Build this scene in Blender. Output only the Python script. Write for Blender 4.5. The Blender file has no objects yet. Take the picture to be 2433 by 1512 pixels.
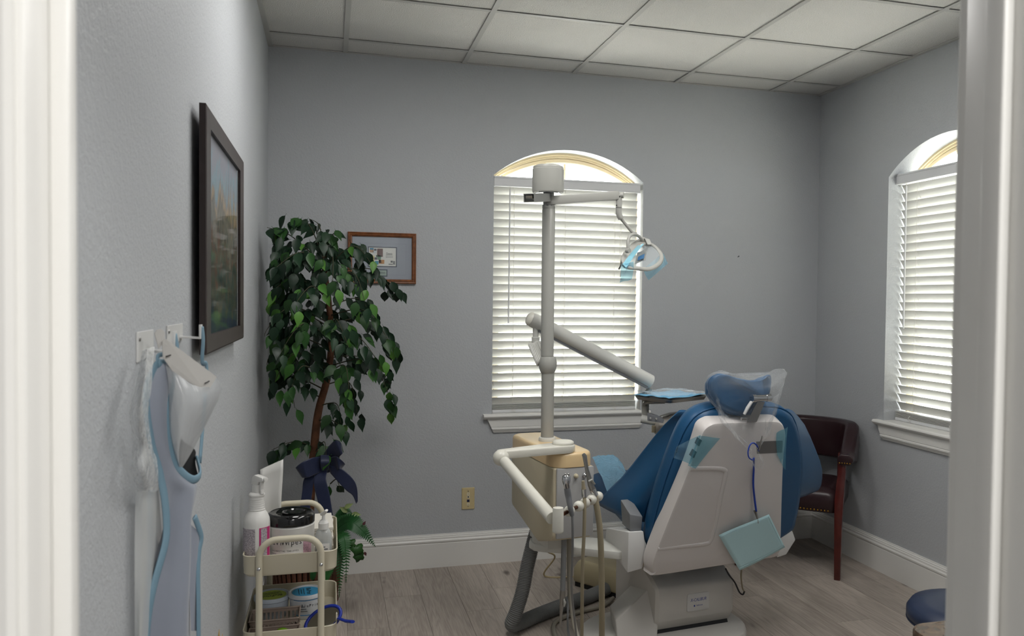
import bpy, bmesh, math, random
from mathutils import Vector, Matrix
random.seed(7)
C = bpy.context.scene.collection
SC = bpy.context.scene

# ---------------------------------------------------------------- camera
cam_d = bpy.data.cameras.new('camera')
cam = bpy.data.objects.new('camera', cam_d); C.objects.link(cam)
cam_d.sensor_fit = 'HORIZONTAL'; cam_d.sensor_width = 36.0; cam_d.lens = 28.879
cam_d.shift_x = -0.05329; cam_d.shift_y = 0.00455
cam_d.clip_start = 0.02
cam.matrix_world = Matrix(((0.96108368, -0.00343164, -0.2762361, 0.0),
                           (-0.27602435, 0.02913632, -0.96070892, 0.0),
                           (0.01134531, 0.99956956, 0.02705523, 1.4375),
                           (0, 0, 0, 1)))
cam_d.dof.use_dof = True; cam_d.dof.focus_distance = 3.4; cam_d.dof.aperture_fstop = 7.0
SC.camera = cam

# ---------------------------------------------------------------- world, daylight, exposure
W = bpy.data.worlds.new('overcast_sky'); SC.world = W; W.use_nodes = True
wb = W.node_tree.nodes['Background']
wb.inputs['Color'].default_value = (0.93, 0.97, 1.0, 1); wb.inputs['Strength'].default_value = 15.0
SC.view_settings.view_transform = 'Standard'; SC.view_settings.look = 'None'
SC.view_settings.gamma = 1.0; SC.view_settings.use_curve_mapping = False
SC.view_settings.exposure = 0.30
SC.cycles.adaptive_threshold = 0.04; SC.cycles.max_bounces = 8; SC.cycles.diffuse_bounces = 4; SC.cycles.glossy_bounces = 3
SC.cycles.transmission_bounces = 4; SC.cycles.transparent_max_bounces = 14
SC.cycles.caustics_reflective = False; SC.cycles.caustics_refractive = False
SC.cycles.sample_clamp_indirect = 6.0

def area(name, loc, rot, sx, sy, watts, col=(1, 1, 1), portal=False):
    l = bpy.data.lights.new(name, 'AREA'); l.shape = 'RECTANGLE'; l.size = sx; l.size_y = sy
    l.energy = watts; l.color = col
    if portal: l.cycles.is_portal = True
    o = bpy.data.objects.new(name, l); C.objects.link(o); o.location = loc; o.rotation_euler = rot
    return o
area('daylight_portal', (1.2775, 4.62, 1.54), (-math.pi/2, 0, 0), 0.9, 1.5, 1, portal=True)
area('daylight_portal.001', (3.08, 3.3135, 1.54), (0, math.pi/2, 0), 1.5, 0.9, 1, portal=True)

# ---------------------------------------------------------------- helpers
def lin(h):
    if isinstance(h, str):
        h = h.lstrip('#'); v = [int(h[i:i+2], 16)/255 for i in (0, 2, 4)]
        return tuple(((c+0.055)/1.055)**2.4 if c > 0.04045 else c/12.92 for c in v) + (1,)
    return tuple(h) + ((1,) if len(h) == 3 else ())
MATS = {}
def mat(name, col, rough=0.5, metal=0.0, bump=None, var=None, coat=0.0, spec=0.5, trans=0.0, sheen=0.0, alpha=1.0, ior=1.45):
    """plain principled material; bump=(scale,strength[,dist]) fine relief, var=(scale,amount) colour mottling"""
    if name in MATS: return MATS[name]
    m = bpy.data.materials.new(name); m.use_nodes = True; MATS[name] = m
    nt = m.node_tree; b = nt.nodes['Principled BSDF']; c = lin(col)
    b.inputs['Base Color'].default_value = c; b.inputs['Roughness'].default_value = rough
    b.inputs['Metallic'].default_value = metal; b.inputs['Specular IOR Level'].default_value = spec
    b.inputs['Coat Weight'].default_value = coat; b.inputs['Coat Roughness'].default_value = 0.08
    b.inputs['Transmission Weight'].default_value = trans; b.inputs['Sheen Weight'].default_value = sheen
    b.inputs['Alpha'].default_value = alpha; b.inputs['IOR'].default_value = ior
    tc = nt.nodes.new('ShaderNodeTexCoord')
    if var:
        n = nt.nodes.new('ShaderNodeTexNoise'); n.inputs['Scale'].default_value = var[0]; n.inputs['Detail'].default_value = 5
        nt.links.new(tc.outputs['Object'], n.inputs['Vector'])
        r = nt.nodes.new('ShaderNodeValToRGB')
        r.color_ramp.elements[0].position = 0.3; r.color_ramp.elements[1].position = 0.7
        r.color_ramp.elements[0].color = tuple(x*(1-var[1]) for x in c[:3]) + (1,)
        r.color_ramp.elements[1].color = tuple(min(1, x*(1+var[1])) for x in c[:3]) + (1,)
        nt.links.new(n.outputs['Fac'], r.inputs['Fac']); nt.links.new(r.outputs['Color'], b.inputs['Base Color'])
    if bump:
        n = nt.nodes.new('ShaderNodeTexNoise'); n.inputs['Scale'].default_value = bump[0]; n.inputs['Detail'].default_value = 4
        nt.links.new(tc.outputs['Object'], n.inputs['Vector'])
        bp = nt.nodes.new('ShaderNodeBump'); bp.inputs['Strength'].default_value = bump[1]
        bp.inputs['Distance'].default_value = bump[2] if len(bump) > 2 else 0.002
        nt.links.new(n.outputs['Fac'], bp.inputs['Height']); nt.links.new(bp.outputs['Normal'], b.inputs['Normal'])
    return m
def film(name, col, clear=0.7, rough=0.15, tint=None, wrinkle=None):
    """thin clear plastic: transparent sheet with a glossy skin"""
    if name in MATS: return MATS[name]
    m = bpy.data.materials.new(name); m.use_nodes = True; MATS[name] = m
    nt = m.node_tree; nt.nodes.clear(); N = nt.nodes.new; L = nt.links.new
    out = N('ShaderNodeOutputMaterial'); t = N('ShaderNodeBsdfTransparent'); t.inputs['Color'].default_value = lin(tint or '#ffffff')
    b = N('ShaderNodeBsdfPrincipled'); b.inputs['Base Color'].default_value = lin(col); b.inputs['Roughness'].default_value = rough
    if wrinkle:
        tc = N('ShaderNodeTexCoord'); nz = N('ShaderNodeTexNoise'); nz.inputs['Scale'].default_value = wrinkle[0]; nz.inputs['Detail'].default_value = 3; nz.inputs['Distortion'].default_value = 1.5
        mp = N('ShaderNodeMapping'); mp.inputs['Scale'].default_value = (1.0, 1.0, 0.35); L(tc.outputs['Object'], mp.inputs['Vector']); L(mp.outputs[0], nz.inputs['Vector'])
        bp = N('ShaderNodeBump'); bp.inputs['Strength'].default_value = wrinkle[1]; bp.inputs['Distance'].default_value = 0.01; L(nz.outputs['Fac'], bp.inputs['Height']); L(bp.outputs[0], b.inputs['Normal'])
    mx = N('ShaderNodeMixShader'); lw = N('ShaderNodeLayerWeight'); lw.inputs['Blend'].default_value = 0.35
    mr = N('ShaderNodeMapRange'); mr.inputs['To Min'].default_value = 1-clear; mr.inputs['To Max'].default_value = min(1.0, (1-clear)*2.2+0.1)
    L(lw.outputs['Facing'], mr.inputs['Value']); L(mr.outputs['Result'], mx.inputs['Fac'])
    L(t.outputs[0], mx.inputs[1]); L(b.outputs[0], mx.inputs[2]); L(mx.outputs[0], out.inputs['Surface'])
    return m
def glazing(name, rough=0.02):
    """clear flat glass: see-through with a Fresnel reflection"""
    if name in MATS: return MATS[name]
    m = bpy.data.materials.new(name); m.use_nodes = True; MATS[name] = m
    nt = m.node_tree; nt.nodes.clear(); N = nt.nodes.new; L = nt.links.new
    out = N('ShaderNodeOutputMaterial'); t = N('ShaderNodeBsdfTransparent'); t.inputs['Color'].default_value = (0.97, 0.98, 0.975, 1)
    g = N('ShaderNodeBsdfGlossy'); g.inputs['Roughness'].default_value = rough
    mx = N('ShaderNodeMixShader'); fr = N('ShaderNodeLayerWeight'); fr.inputs['Blend'].default_value = 0.5
    pw = N('ShaderNodeMath'); pw.operation = 'POWER'; pw.inputs[1].default_value = 5.0; ma = N('ShaderNodeMath'); ma.operation = 'MULTIPLY_ADD'; ma.inputs[1].default_value = 0.5; ma.inputs[2].default_value = 0.025
    L(fr.outputs['Facing'], pw.inputs[0]); L(pw.outputs[0], ma.inputs[0]); L(ma.outputs[0], mx.inputs['Fac']); L(t.outputs[0], mx.inputs[1]); L(g.outputs[0], mx.inputs[2]); L(mx.outputs[0], out.inputs['Surface'])
    return m
def translucent(name, col, back, amount, rough=0.5):
    if name in MATS: return MATS[name]
    m = bpy.data.materials.new(name); m.use_nodes = True; MATS[name] = m
    nt = m.node_tree; b = nt.nodes['Principled BSDF']; b.inputs['Base Color'].default_value = lin(col); b.inputs['Roughness'].default_value = rough
    t = nt.nodes.new('ShaderNodeBsdfTranslucent'); t.inputs['Color'].default_value = lin(back)
    mx = nt.nodes.new('ShaderNodeMixShader'); mx.inputs['Fac'].default_value = amount
    nt.links.new(b.outputs[0], mx.inputs[1]); nt.links.new(t.outputs[0], mx.inputs[2])
    nt.links.new(mx.outputs[0], nt.nodes['Material Output'].inputs['Surface'])
    return m

def V(*a): return Vector(a[0]) if len(a) == 1 else Vector(a)
def frame(o, rz=0.0, rx=0.0, ry=0.0):
    return Matrix.Translation(V(o)) @ Matrix.Rotation(rz, 4, 'Z') @ Matrix.Rotation(ry, 4, 'Y') @ Matrix.Rotation(rx, 4, 'X')

class MB:
    """collects vertices and faces in world space; M is the current local frame"""
    def __init__(s, M=None): s.v = []; s.f = []; s.M = M or Matrix.Identity(4)
    def add(s, vs, fs):
        n = len(s.v); s.v += [s.M @ V(p) for p in vs]; s.f += [tuple(i+n for i in q) for q in fs]; return s
    def box(s, x0, x1, y0, y1, z0, z1):
        return s.add([(x0,y0,z0),(x1,y0,z0),(x1,y1,z0),(x0,y1,z0),(x0,y0,z1),(x1,y0,z1),(x1,y1,z1),(x0,y1,z1)],
                     [(0,3,2,1),(4,5,6,7),(0,1,5,4),(1,2,6,5),(2,3,7,6),(3,0,4,7)])
    def rings(s, R, closed=True, cap0=True, cap1=True, loop=False):
        n = len(R[0]); vs = [p for r in R for p in r]; fs = []
        m = len(R)
        for i in range(m if loop else m-1):
            a = i*n; b = ((i+1) % m)*n
            for j in range(n if closed else n-1):
                k = (j+1) % n; fs.append((a+j, a+k, b+k, b+j))
        if closed and not loop:
            if cap0: fs.append(tuple(range(n-1, -1, -1)))
            if cap1: fs.append(tuple((m-1)*n+j for j in range(n)))
        return s.add(vs, fs)
    def prism(s, poly, axis, a, b):
        """polygon of 2-D points extruded along 'x','y' or 'z' from a to b"""
        def P(p, t): return {'x': (t, p[0], p[1]), 'y': (p[0], t, p[1]), 'z': (p[0], p[1], t)}[axis]
        return s.rings([[P(p, a) for p in poly], [P(p, b) for p in poly]])
    def tube(s, pts, r, n=12, cap=True, flat=1.0, up=None, taper=None):
        pts = [V(p) for p in pts]; R = []; m = len(pts); rs = r if isinstance(r, (list, tuple)) else [r]*m
        T = []
        for i in range(m):
            t = (pts[min(i+1, m-1)] - pts[max(i-1, 0)]); T.append(t.normalized() if t.length > 1e-9 else V(0, 0, 1))
        u = V(up) if up else (V(0, 0, 1) if abs(T[0].z) < 0.9 else V(1, 0, 0))
        u = (u - T[0]*u.dot(T[0])).normalized()
        for i in range(m):
            u = (u - T[i]*u.dot(T[i])); u = u.normalized() if u.length > 1e-6 else T[i].orthogonal().normalized()
            w = T[i].cross(u)
            R.append([tuple(pts[i] + (u*math.cos(2*math.pi*k/n)*flat + w*math.sin(2*math.pi*k/n))*rs[i]) for k in range(n)])
        return s.rings(R, cap0=cap, cap1=cap)
    def lathe(s, prof, c=(0, 0, 0), n=24, axis=(0, 0, 1), cap0=True, cap1=True):
        """prof: list of (radius, height) along axis from c"""
        q = V(0, 0, 1).rotation_difference(V(axis).normalized()); c = V(c)
        R = [[tuple(c + q @ V(r*math.cos(2*math.pi*k/n), r*math.sin(2*math.pi*k/n), h)) for k in range(n)] for r, h in prof]
        return s.rings(R, cap0=cap0, cap1=cap1)
    def ball(s, c, r, n=12, m=8, sc=(1, 1, 1)):
        R = []
        for i in range(1, m):
            a = math.pi*i/m
            R.append([(c[0]+r*sc[0]*math.sin(a)*math.cos(2*math.pi*k/n), c[1]+r*sc[1]*math.sin(a)*math.sin(2*math.pi*k/n), c[2]-r*sc[2]*math.cos(a)) for k in range(n)])
        return s.rings(R)
    def grid(s, fn, nu, nv):
        vs = [tuple(fn(i/nu, j/nv)) for j in range(nv+1) for i in range(nu+1)]
        fs = [(j*(nu+1)+i, j*(nu+1)+i+1, (j+1)*(nu+1)+i+1, (j+1)*(nu+1)+i) for j in range(nv) for i in range(nu)]
        return s.add(vs, fs)
    def obj(s, name, m, parent=None, smooth=None, bevel=0, seg=2, sub=0, thick=0, mesh_only=False):
        lo = V(min(p.x for p in s.v), min(p.y for p in s.v), min(p.z for p in s.v)); hi = V(max(p.x for p in s.v), max(p.y for p in s.v), max(p.z for p in s.v))
        o0 = V((lo.x+hi.x)/2, (lo.y+hi.y)/2, lo.z)
        me = bpy.data.meshes.new(name); me.from_pydata([p-o0 for p in s.v], [], s.f)
        bm = bmesh.new(); bm.from_mesh(me); bmesh.ops.recalc_face_normals(bm, faces=bm.faces[:])
        if bevel:
            es = [e for e in bm.edges if len(e.link_faces) == 2 and e.calc_face_angle(0) > 0.6]
            bmesh.ops.bevel(bm, geom=es, offset=bevel, segments=seg, affect='EDGES', profile=0.5, clamp_overlap=True)
        bm.to_mesh(me); bm.free()
        if m: me.materials.append(m)
        if smooth is not None and smooth is not False:
            me.polygons.foreach_set('use_smooth', [True]*len(me.polygons))
        o = bpy.data.objects.new(name, me); C.objects.link(o)
        if smooth is not None and smooth is not False and smooth is not True:
            try: me.set_sharp_from_angle(angle=math.radians(smooth))
            except Exception: pass
        if thick:
            md = o.modifiers.new('thickness', 'SOLIDIFY'); md.thickness = thick; md.offset = 0
        if sub:
            md = o.modifiers.new('smooth', 'SUBSURF'); md.levels = sub; md.render_levels = sub
        put(o, o0, parent)
        return o
def wloc(o):
    p = V(o.location)
    while o.parent: o = o.parent; p = p + V(o.location)
    return p
def put(o, w, parent=None):
    o.location = V(w) - (wloc(parent) if parent else V(0, 0, 0)); o.parent = parent
def tag(o, label, cat, group=None):
    o['label'] = label; o['category'] = cat
    if group: o['group'] = group
    return o
def thing(name, label, cat, loc, group=None):
    o = bpy.data.objects.new(name, None); C.objects.link(o); o.location = loc; o.empty_display_size = 0.05
    return tag(o, label, cat, group)
def struct(o, label=None):
    o['kind'] = 'structure'
    if label: o['label'] = label
    return o
def share(src, name, w, parent, rot=None, scale=None, m=None):
    """a sibling that shares src's mesh data"""
    o = bpy.data.objects.new(name, src.data); C.objects.link(o); put(o, w, parent)
    if rot: o.rotation_euler = rot
    if scale: o.scale = scale
    return o
def rrect(w, h, r, n=5, cx=0.0, cy=0.0):
    """rounded rectangle outline, counter-clockwise"""
    P = []
    for (sx, sy, a0) in ((1, 1, 0), (-1, 1, 90), (-1, -1, 180), (1, -1, 270)):
        for k in range(n+1):
            a = math.radians(a0 + 90*k/n); P.append((cx + sx*(w/2-r) + r*math.cos(a), cy + sy*(h/2-r) + r*math.sin(a)))
    return P
def spline(pts, n=8):
    """Catmull-Rom through pts"""
    P = [V(p) for p in pts]; out = []
    for i in range(len(P)-1):
        p0 = P[max(i-1, 0)]; p1 = P[i]; p2 = P[i+1]; p3 = P[min(i+2, len(P)-1)]
        for k in range(n):
            t = k/n
            out.append(0.5*((2*p1) + (p2-p0)*t + (2*p0-5*p1+4*p2-p3)*t*t + (3*p1-p0-3*p2+p3)*t**3))
    out.append(P[-1]); return out
def text(name, body, size, M, m, parent, ext=0.0002, align='CENTER', sx=1.0):
    cu = bpy.data.curves.new(name, 'FONT'); cu.body = body; cu.size = size; cu.extrude = ext; cu.align_x = align; cu.align_y = 'CENTER'
    cu.resolution_u = 2
    o = bpy.data.objects.new(name, cu); C.objects.link(o)
    dg = bpy.context.evaluated_depsgraph_get(); me = bpy.data.meshes.new_from_object(o.evaluated_get(dg))
    bpy.data.objects.remove(o); me.name = name; me.materials.clear(); me.materials.append(m)
    for v in me.vertices: v.co.x *= sx
    R = M.to_3x3().to_4x4(); me.transform(R)
    o = bpy.data.objects.new(name, me); C.objects.link(o); put(o, M.translation, parent)
    return o
def wavy(p00, p10, p01, p11, amp, fr=2.0, ph=0.0, nu=10, nv=10):
    p00, p10, p01, p11 = V(p00), V(p10), V(p01), V(p11); nn = (p10-p00).cross(p01-p00).normalized()
    return lambda u, v: p00*(1-u)*(1-v) + p10*u*(1-v) + p01*(1-u)*v + p11*u*v + nn*amp*math.sin(fr*math.pi*(u+0.6*v)+ph)
# ---------------------------------------------------------------- room numbers (metres)
LW, RW, BW, FW_IN, FW_OUT, CZ = -0.304, 2.85, 4.394, 0.7215, 0.612, 2.6926
DXL, DXR, DZ = -0.19, 0.64, 2.06           # doorway
WT = 0.21                                  # outer wall thickness

def wall_mat(name, col):
    m = mat(name, col, rough=0.55, spec=0.4); nt = m.node_tree; b = nt.nodes['Principled BSDF']
    tc = nt.nodes.new('ShaderNodeTexCoord')
    n1 = nt.nodes.new('ShaderNodeTexNoise'); n1.inputs['Scale'].default_value = 95; n1.inputs['Detail'].default_value = 3; n1.inputs['Distortion'].default_value = 0.6
    n2 = nt.nodes.new('ShaderNodeTexNoise'); n2.inputs['Scale'].default_value = 260; n2.inputs['Detail'].default_value = 2
    a = nt.nodes.new('ShaderNodeMath'); a.operation = 'MULTIPLY_ADD'; a.inputs[1].default_value = 0.35
    nt.links.new(tc.outputs['Object'], n1.inputs['Vector']); nt.links.new(tc.outputs['Object'], n2.inputs['Vector'])
    nt.links.new(n2.outputs['Fac'], a.inputs[0]); nt.links.new(n1.outputs['Fac'], a.inputs[2])
    bp = nt.nodes.new('ShaderNodeBump'); bp.inputs['Strength'].default_value = 0.55; bp.inputs['Distance'].default_value = 0.0035
    nt.links.new(a.outputs[0], bp.inputs['Height']); nt.links.new(bp.outputs['Normal'], b.inputs['Normal'])
    return m
M_WALL = wall_mat('grey_textured_paint', '#b3b6b9')
M_TRIM = mat('white_trim_paint', '#e2e1dd', rough=0.32, spec=0.5)
M_TILE = mat('mineral_fibre_tile', '#d3d1cd', rough=0.9, bump=(180, 0.9, 0.004), var=(240, 0.12))
M_GRID = mat('white_enamel_grid', '#b8b7b3', rough=0.4)
M_VINYL = mat('almond_vinyl', '#d8c6a0', rough=0.4)
M_OUT = mat('exterior_stucco', '#cfc8ba', rough=0.9)

ARCH_N = 24
def arch_pts(c, half, zs, rise):
    R = (half*half + rise*rise)/(2*rise); zc = zs + rise - R; a = math.asin(half/R)
    return [(c + R*math.sin(-a + 2*a*k/ARCH_N), zc + R*math.cos(-a + 2*a*k/ARCH_N)) for k in range(ARCH_N+1)]
SILL, SPRING, RISE, HALF = 0.80, 2.112, 0.158, 0.4315
WC_B, WC_R = 1.2775, 3.3135                # window centres along their walls

def wall_with_window(name, axis, plane, thick, a0, a1, wc):
    """axis 'y': wall in x-z at y=plane; axis 'x': wall in y-z at x=plane; thickness goes outward"""
    mb = MB(); A = arch_pts(wc, HALF, SPRING, RISE); l, r = wc-HALF, wc+HALF
    def P(u, z, d): return (u, plane+d, z) if axis == 'y' else (plane+d, u, z)
    for d in (0, thick):
        def q(*p): mb.add([P(u, z, d) for u, z in p], [tuple(range(len(p)))])
        q((a0, 0), (l, 0), (l, CZ+0.1), (a0, CZ+0.1)); q((r, 0), (a1, 0), (a1, CZ+0.1), (r, CZ+0.1))
        q((l, 0), (r, 0), (r, SILL), (l, SILL))
        for k in range(ARCH_N):
            q(A[k], A[k+1], (A[k+1][0], CZ+0.1), (A[k][0], CZ+0.1))
    loop = [(l, SILL), (r, SILL)] + A[::-1]
    for i in range(len(loop)):
        p, n = loop[i], loop[(i+1) % len(loop)]
        if (V(p)-V(n)).length < 1e-6: continue
        mb.add([P(p[0], p[1], 0), P(n[0], n[1], 0), P(n[0], n[1], thick), P(p[0], p[1], thick)], [(0, 1, 2, 3)])
    for u in (a0, a1): mb.add([P(u, 0, 0), P(u, CZ+0.1, 0), P(u, CZ+0.1, thick), P(u, 0, thick)], [(0, 1, 2, 3)])
    mb.add([P(a0, CZ+0.1, 0), P(a1, CZ+0.1, 0), P(a1, CZ+0.1, thick), P(a0, CZ+0.1, thick)], [(0, 1, 2, 3)])
    return struct(mb.obj(name, M_WALL), 'grey textured wall with an arched window')
wall_with_window('wall_back', 'y', BW, WT, LW-0.12, RW+WT, WC_B)
wall_with_window('wall_right', 'x', RW, WT, FW_OUT, BW, WC_R)
mb = MB(); mb.box(LW-0.12, LW, FW_OUT, BW, 0, CZ+0.1); struct(mb.obj('wall_left', M_WALL), 'long grey textured wall beside the doorway')
mb = MB(); mb.box(-1.6, DXL-0.02, FW_OUT, FW_IN, 0, CZ+0.1); mb.box(DXR+0.02, RW+WT, FW_OUT, FW_IN, 0, CZ+0.1); mb.box(DXL-0.02, DXR+0.02, FW_OUT, FW_IN, DZ+0.02, CZ+0.1)
struct(mb.obj('wall_front', M_WALL), 'wall that holds the doorway')
# hallway shell behind the camera
mb = MB(); mb.box(-1.72, -1.6, -1.7, FW_IN, 0, CZ+0.1); struct(mb.obj('wall_hall_left', M_WALL))
mb = MB(); mb.box(RW+WT, RW+WT+0.12, -1.7, FW_IN, 0, CZ+0.1); struct(mb.obj('wall_hall_right', M_WALL))
mb = MB(); mb.box(-1.72, RW+WT+0.12, -1.82, -1.7, 0, CZ+0.1); struct(mb.obj('wall_hall_back', M_WALL))
mb = MB(); mb.box(-1.72, RW+WT+0.12, -1.7, FW_OUT, CZ, CZ+0.05); struct(mb.obj('ceiling_hall', M_TILE))

# ---- floor of planks
def plank_mat():
    m = mat('grey_oak_vinyl_plank', '#8d857c', rough=0.42, spec=0.4); nt = m.node_tree; b = nt.nodes['Principled BSDF']; N = nt.nodes.new; L = nt.links.new
    tc = N('ShaderNodeTexCoord'); oi = N('ShaderNodeObjectInfo')
    off = N('ShaderNodeVectorMath'); off.operation = 'SCALE'; off.inputs['Scale'].default_value = 37.0
    cmb = N('ShaderNodeCombineXYZ'); L(oi.outputs['Random'], cmb.inputs[0]); L(oi.outputs['Random'], cmb.inputs[1]); L(oi.outputs['Random'], cmb.inputs[2])
    L(cmb.outputs[0], off.inputs[0])
    add = N('ShaderNodeVectorMath'); add.operation = 'ADD'; L(tc.outputs['Object'], add.inputs[0]); L(off.outputs[0], add.inputs[1])
    mp = N('ShaderNodeMapping'); mp.inputs['Scale'].default_value = (1.0, 0.085, 1.0); L(add.outputs[0], mp.inputs['Vector'])
    big = N('ShaderNodeTexNoise'); big.inputs['Scale'].default_value = 9; big.inputs['Detail'].default_value = 3; big.inputs['Distortion'].default_value = 0.35; L(mp.outputs[0], big.inputs['Vector'])
    wv = N('ShaderNodeMath'); wv.operation = 'MULTIPLY'; wv.inputs[1].default_value = 120.0; L(big.outputs['Fac'], wv.inputs[0])
    sn = N('ShaderNodeMath'); sn.operation = 'SINE'; L(wv.outputs[0], sn.inputs[0])
    mp2 = N('ShaderNodeMapping'); mp2.inputs['Scale'].default_value = (1.0, 0.03, 1.0); L(add.outputs[0], mp2.inputs['Vector'])
    fine = N('ShaderNodeTexNoise'); fine.inputs['Scale'].default_value = 260; fine.inputs['Detail'].default_value = 4; L(mp2.outputs[0], fine.inputs['Vector'])
    s1 = N('ShaderNodeMath'); s1.operation = 'MULTIPLY_ADD'; s1.inputs[1].default_value = 0.055; s1.inputs[2].default_value = 0.06; L(sn.outputs[0], s1.inputs[0])
    s2 = N('ShaderNodeMath'); s2.operation = 'MULTIPLY_ADD'; s2.inputs[1].default_value = 0.55; L(fine.outputs['Fac'], s2.inputs[0]); L(s1.outputs[0], s2.inputs[2])
    s3 = N('ShaderNodeMath'); s3.operation = 'MULTIPLY_ADD'; s3.inputs[1].default_value = 0.5; L(big.outputs['Fac'], s3.inputs[0]); L(s2.outputs[0], s3.inputs[2])
    rp = N('ShaderNodeValToRGB'); e = rp.color_ramp.elements
    e[0].position = 0.25; e[0].color = lin('#7d736a'); e[1].position = 0.9; e[1].color = lin('#c2b9ae')
    k = e.new(0.6); k.color = lin('#a89e94')
    L(s3.outputs[0], rp.inputs['Fac'])
    kn = N('ShaderNodeTexNoise'); kn.inputs['Scale'].default_value = 5.5; kn.inputs['Detail'].default_value = 2
    mp3 = N('ShaderNodeMapping'); mp3.inputs['Scale'].default_value = (1.6, 0.6, 1.0); L(add.outputs[0], mp3.inputs['Vector']); L(mp3.outputs[0], kn.inputs['Vector'])
    kr = N('ShaderNodeMapRange'); kr.inputs['From Min'].default_value = 0.70; kr.inputs['From Max'].default_value = 0.78; L(kn.outputs['Fac'], kr.inputs['Value'])
    mx = N('ShaderNodeMixRGB'); mx.inputs['Color2'].default_value = lin('#443b35'); L(kr.outputs[0], mx.inputs['Fac']); L(rp.outputs[0], mx.inputs['Color1'])
    hs = N('ShaderNodeHueSaturation'); vr = N('ShaderNodeMapRange'); vr.inputs['To Min'].default_value = 0.88; vr.inputs['To Max'].default_value = 1.10
    L(oi.outputs['Random'], vr.inputs['Value']); L(vr.outputs[0], hs.inputs['Value']); L(mx.outputs[0], hs.inputs['Color']); L(hs.outputs[0], b.inputs['Base Color'])
    bp = N('ShaderNodeBump'); bp.inputs['Strength'].default_value = 0.12; bp.inputs['Distance'].default_value = 0.001; L(s2.outputs[0], bp.inputs['Height']); L(bp.outputs[0], b.inputs['Normal'])
    return m
M_PLANK = plank_mat()
M_GAP = mat('plank_joint', '#4a433d', rough=0.8)
mb = MB(); mb.box(-1.72, RW+WT, -1.7, BW+WT, -0.06, -0.004); floor = struct(mb.obj('floor', M_GAP), 'grey oak look plank floor')
PW, PL = 0.1765, 1.22
random.seed(3); pm = {}
joints = {0: [3.63], 1: [3.99], 2: [3.43, ], 3: [3.72], 4: [3.99], 5: [3.5]}
k0 = math.floor((LW-0.428)/PW)
for k in range(k0, 18):
    xa, xb = max(LW, 0.428+k*PW), min(RW, 0.428+(k+1)*PW)
    if xb-xa < 0.02: continue
    y = (joints.get(k+2, [random.uniform(3.0, 4.2)])[0]) - 4*PL
    while y < BW:
        ya, yb = max(FW_OUT-0.05, y), min(BW, y+PL); y += PL
        if yb-ya < 0.03 or yb < 2.2: continue          # only where the doorway lets one see
        g = 0.0006; mb = MB(); mb.box(xa+g, xb-g, ya+g, yb-g, -0.006, 0.0)
        mb.obj('plank', M_PLANK, floor)
mb = MB(); mb.box(LW, RW, FW_OUT-0.05, 2.2, -0.006, 0.0); mb.obj('plank_field', M_PLANK, floor)
mb = MB(); mb.box(-1.6, RW+WT, -1.7, FW_OUT-0.05, -0.006, 0.0); mb.obj('hall_plank_field', M_PLANK, floor)
mb = MB(); mb.box(-30, 30, -30, 40, -0.3, -0.2); o = struct(mb.obj('ground_outside', mat('pale_concrete', '#d6d2c8', rough=0.95))); o['label'] = 'pale concrete ground outside the windows'

# ---- suspended ceiling
mb = MB(); mb.box(LW-0.12, RW+WT, FW_OUT, BW+WT, CZ+0.09, CZ+0.14); ceil = struct(mb.obj('ceiling', M_TILE), 'suspended ceiling of square mineral tiles in a white grid')
GX0, GY0, GS, GB = 0.069, 4.177, 0.6096, 0.012
gx = [LW] + [GX0 + GS*i for i in range(5)] + [RW]
gy = [BW] + [GY0 - GS*j for j in range(6)] + [FW_IN]
for i in range(len(gx)-1):
    for j in range(len(gy)-1):
        mb = MB(); mb.box(gx[i]+0.004, gx[i+1]-0.004, gy[j+1]+0.004, gy[j]-0.004, CZ+0.006, CZ+0.022); mb.obj('ceiling_tile', M_TILE, ceil)
for x in gx[1:-1]:
    mb = MB(); mb.box(x-GB, x+GB, FW_IN, BW, CZ, CZ+0.003); mb.box(x-0.002, x+0.002, FW_IN, BW, CZ+0.003, CZ+0.03); mb.obj('grid_runner', M_GRID, ceil)
for i in range(len(gx)-1):
    for y in gy[1:-1]:
        mb = MB(); a, b_ = gx[i]+(GB if i else 0), gx[i+1]-(GB if i < len(gx)-2 else 0)
        mb.box(a, b_, y-GB, y+GB, CZ+0.0008, CZ+0.003); mb.box(a, b_, y-0.002, y+0.002, CZ+0.003, CZ+0.03); mb.obj('grid_cross_bar', M_GRID, ceil)
for (x0, x1, y0, y1) in ((LW, LW+0.022, FW_IN, BW), (RW-0.022, RW, FW_IN, BW), (LW, RW, BW-0.006, BW)):
    mb = MB(); mb.box(x0, x1, y0, y1, CZ-0.001, CZ+0.004); mb.obj('wall_angle', M_GRID, ceil)

# ---- baseboards
def base_prof():   # (distance from wall, height)
    return [(0, 0), (0.017, 0), (0.017, 0.128), (0.0145, 0.133), (0.0195, 0.137), (0.0205, 0.145), (0.0165, 0.150), (0.0155, 0.153), (0.0155, 0.160), (0.012, 0.163), (0.012, 0.168), (0.007, 0.171), (0.006, 0.177), (0, 0.177)]
BP = base_prof()
mb = MB(); mb.rings([[(LW, BW-d, z) for d, z in BP], [(RW, BW-d, z) for d, z in BP]]); struct(mb.obj('baseboard_back', M_TRIM), 'tall white moulded baseboard along the back wall')
mb = MB(); mb.rings([[(RW-d, FW_IN, z) for d, z in BP], [(RW-d, BW-d, z) for d, z in BP]]); struct(mb.obj('baseboard_right', M_TRIM), 'tall white moulded baseboard under the right window')
mb = MB(); mb.rings([[(LW+d, FW_IN, z) for d, z in BP], [(LW+d, BW-d, z) for d, z in BP]]); struct(mb.obj('baseboard_left', M_TRIM), 'tall white moulded baseboard along the left wall')

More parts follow.
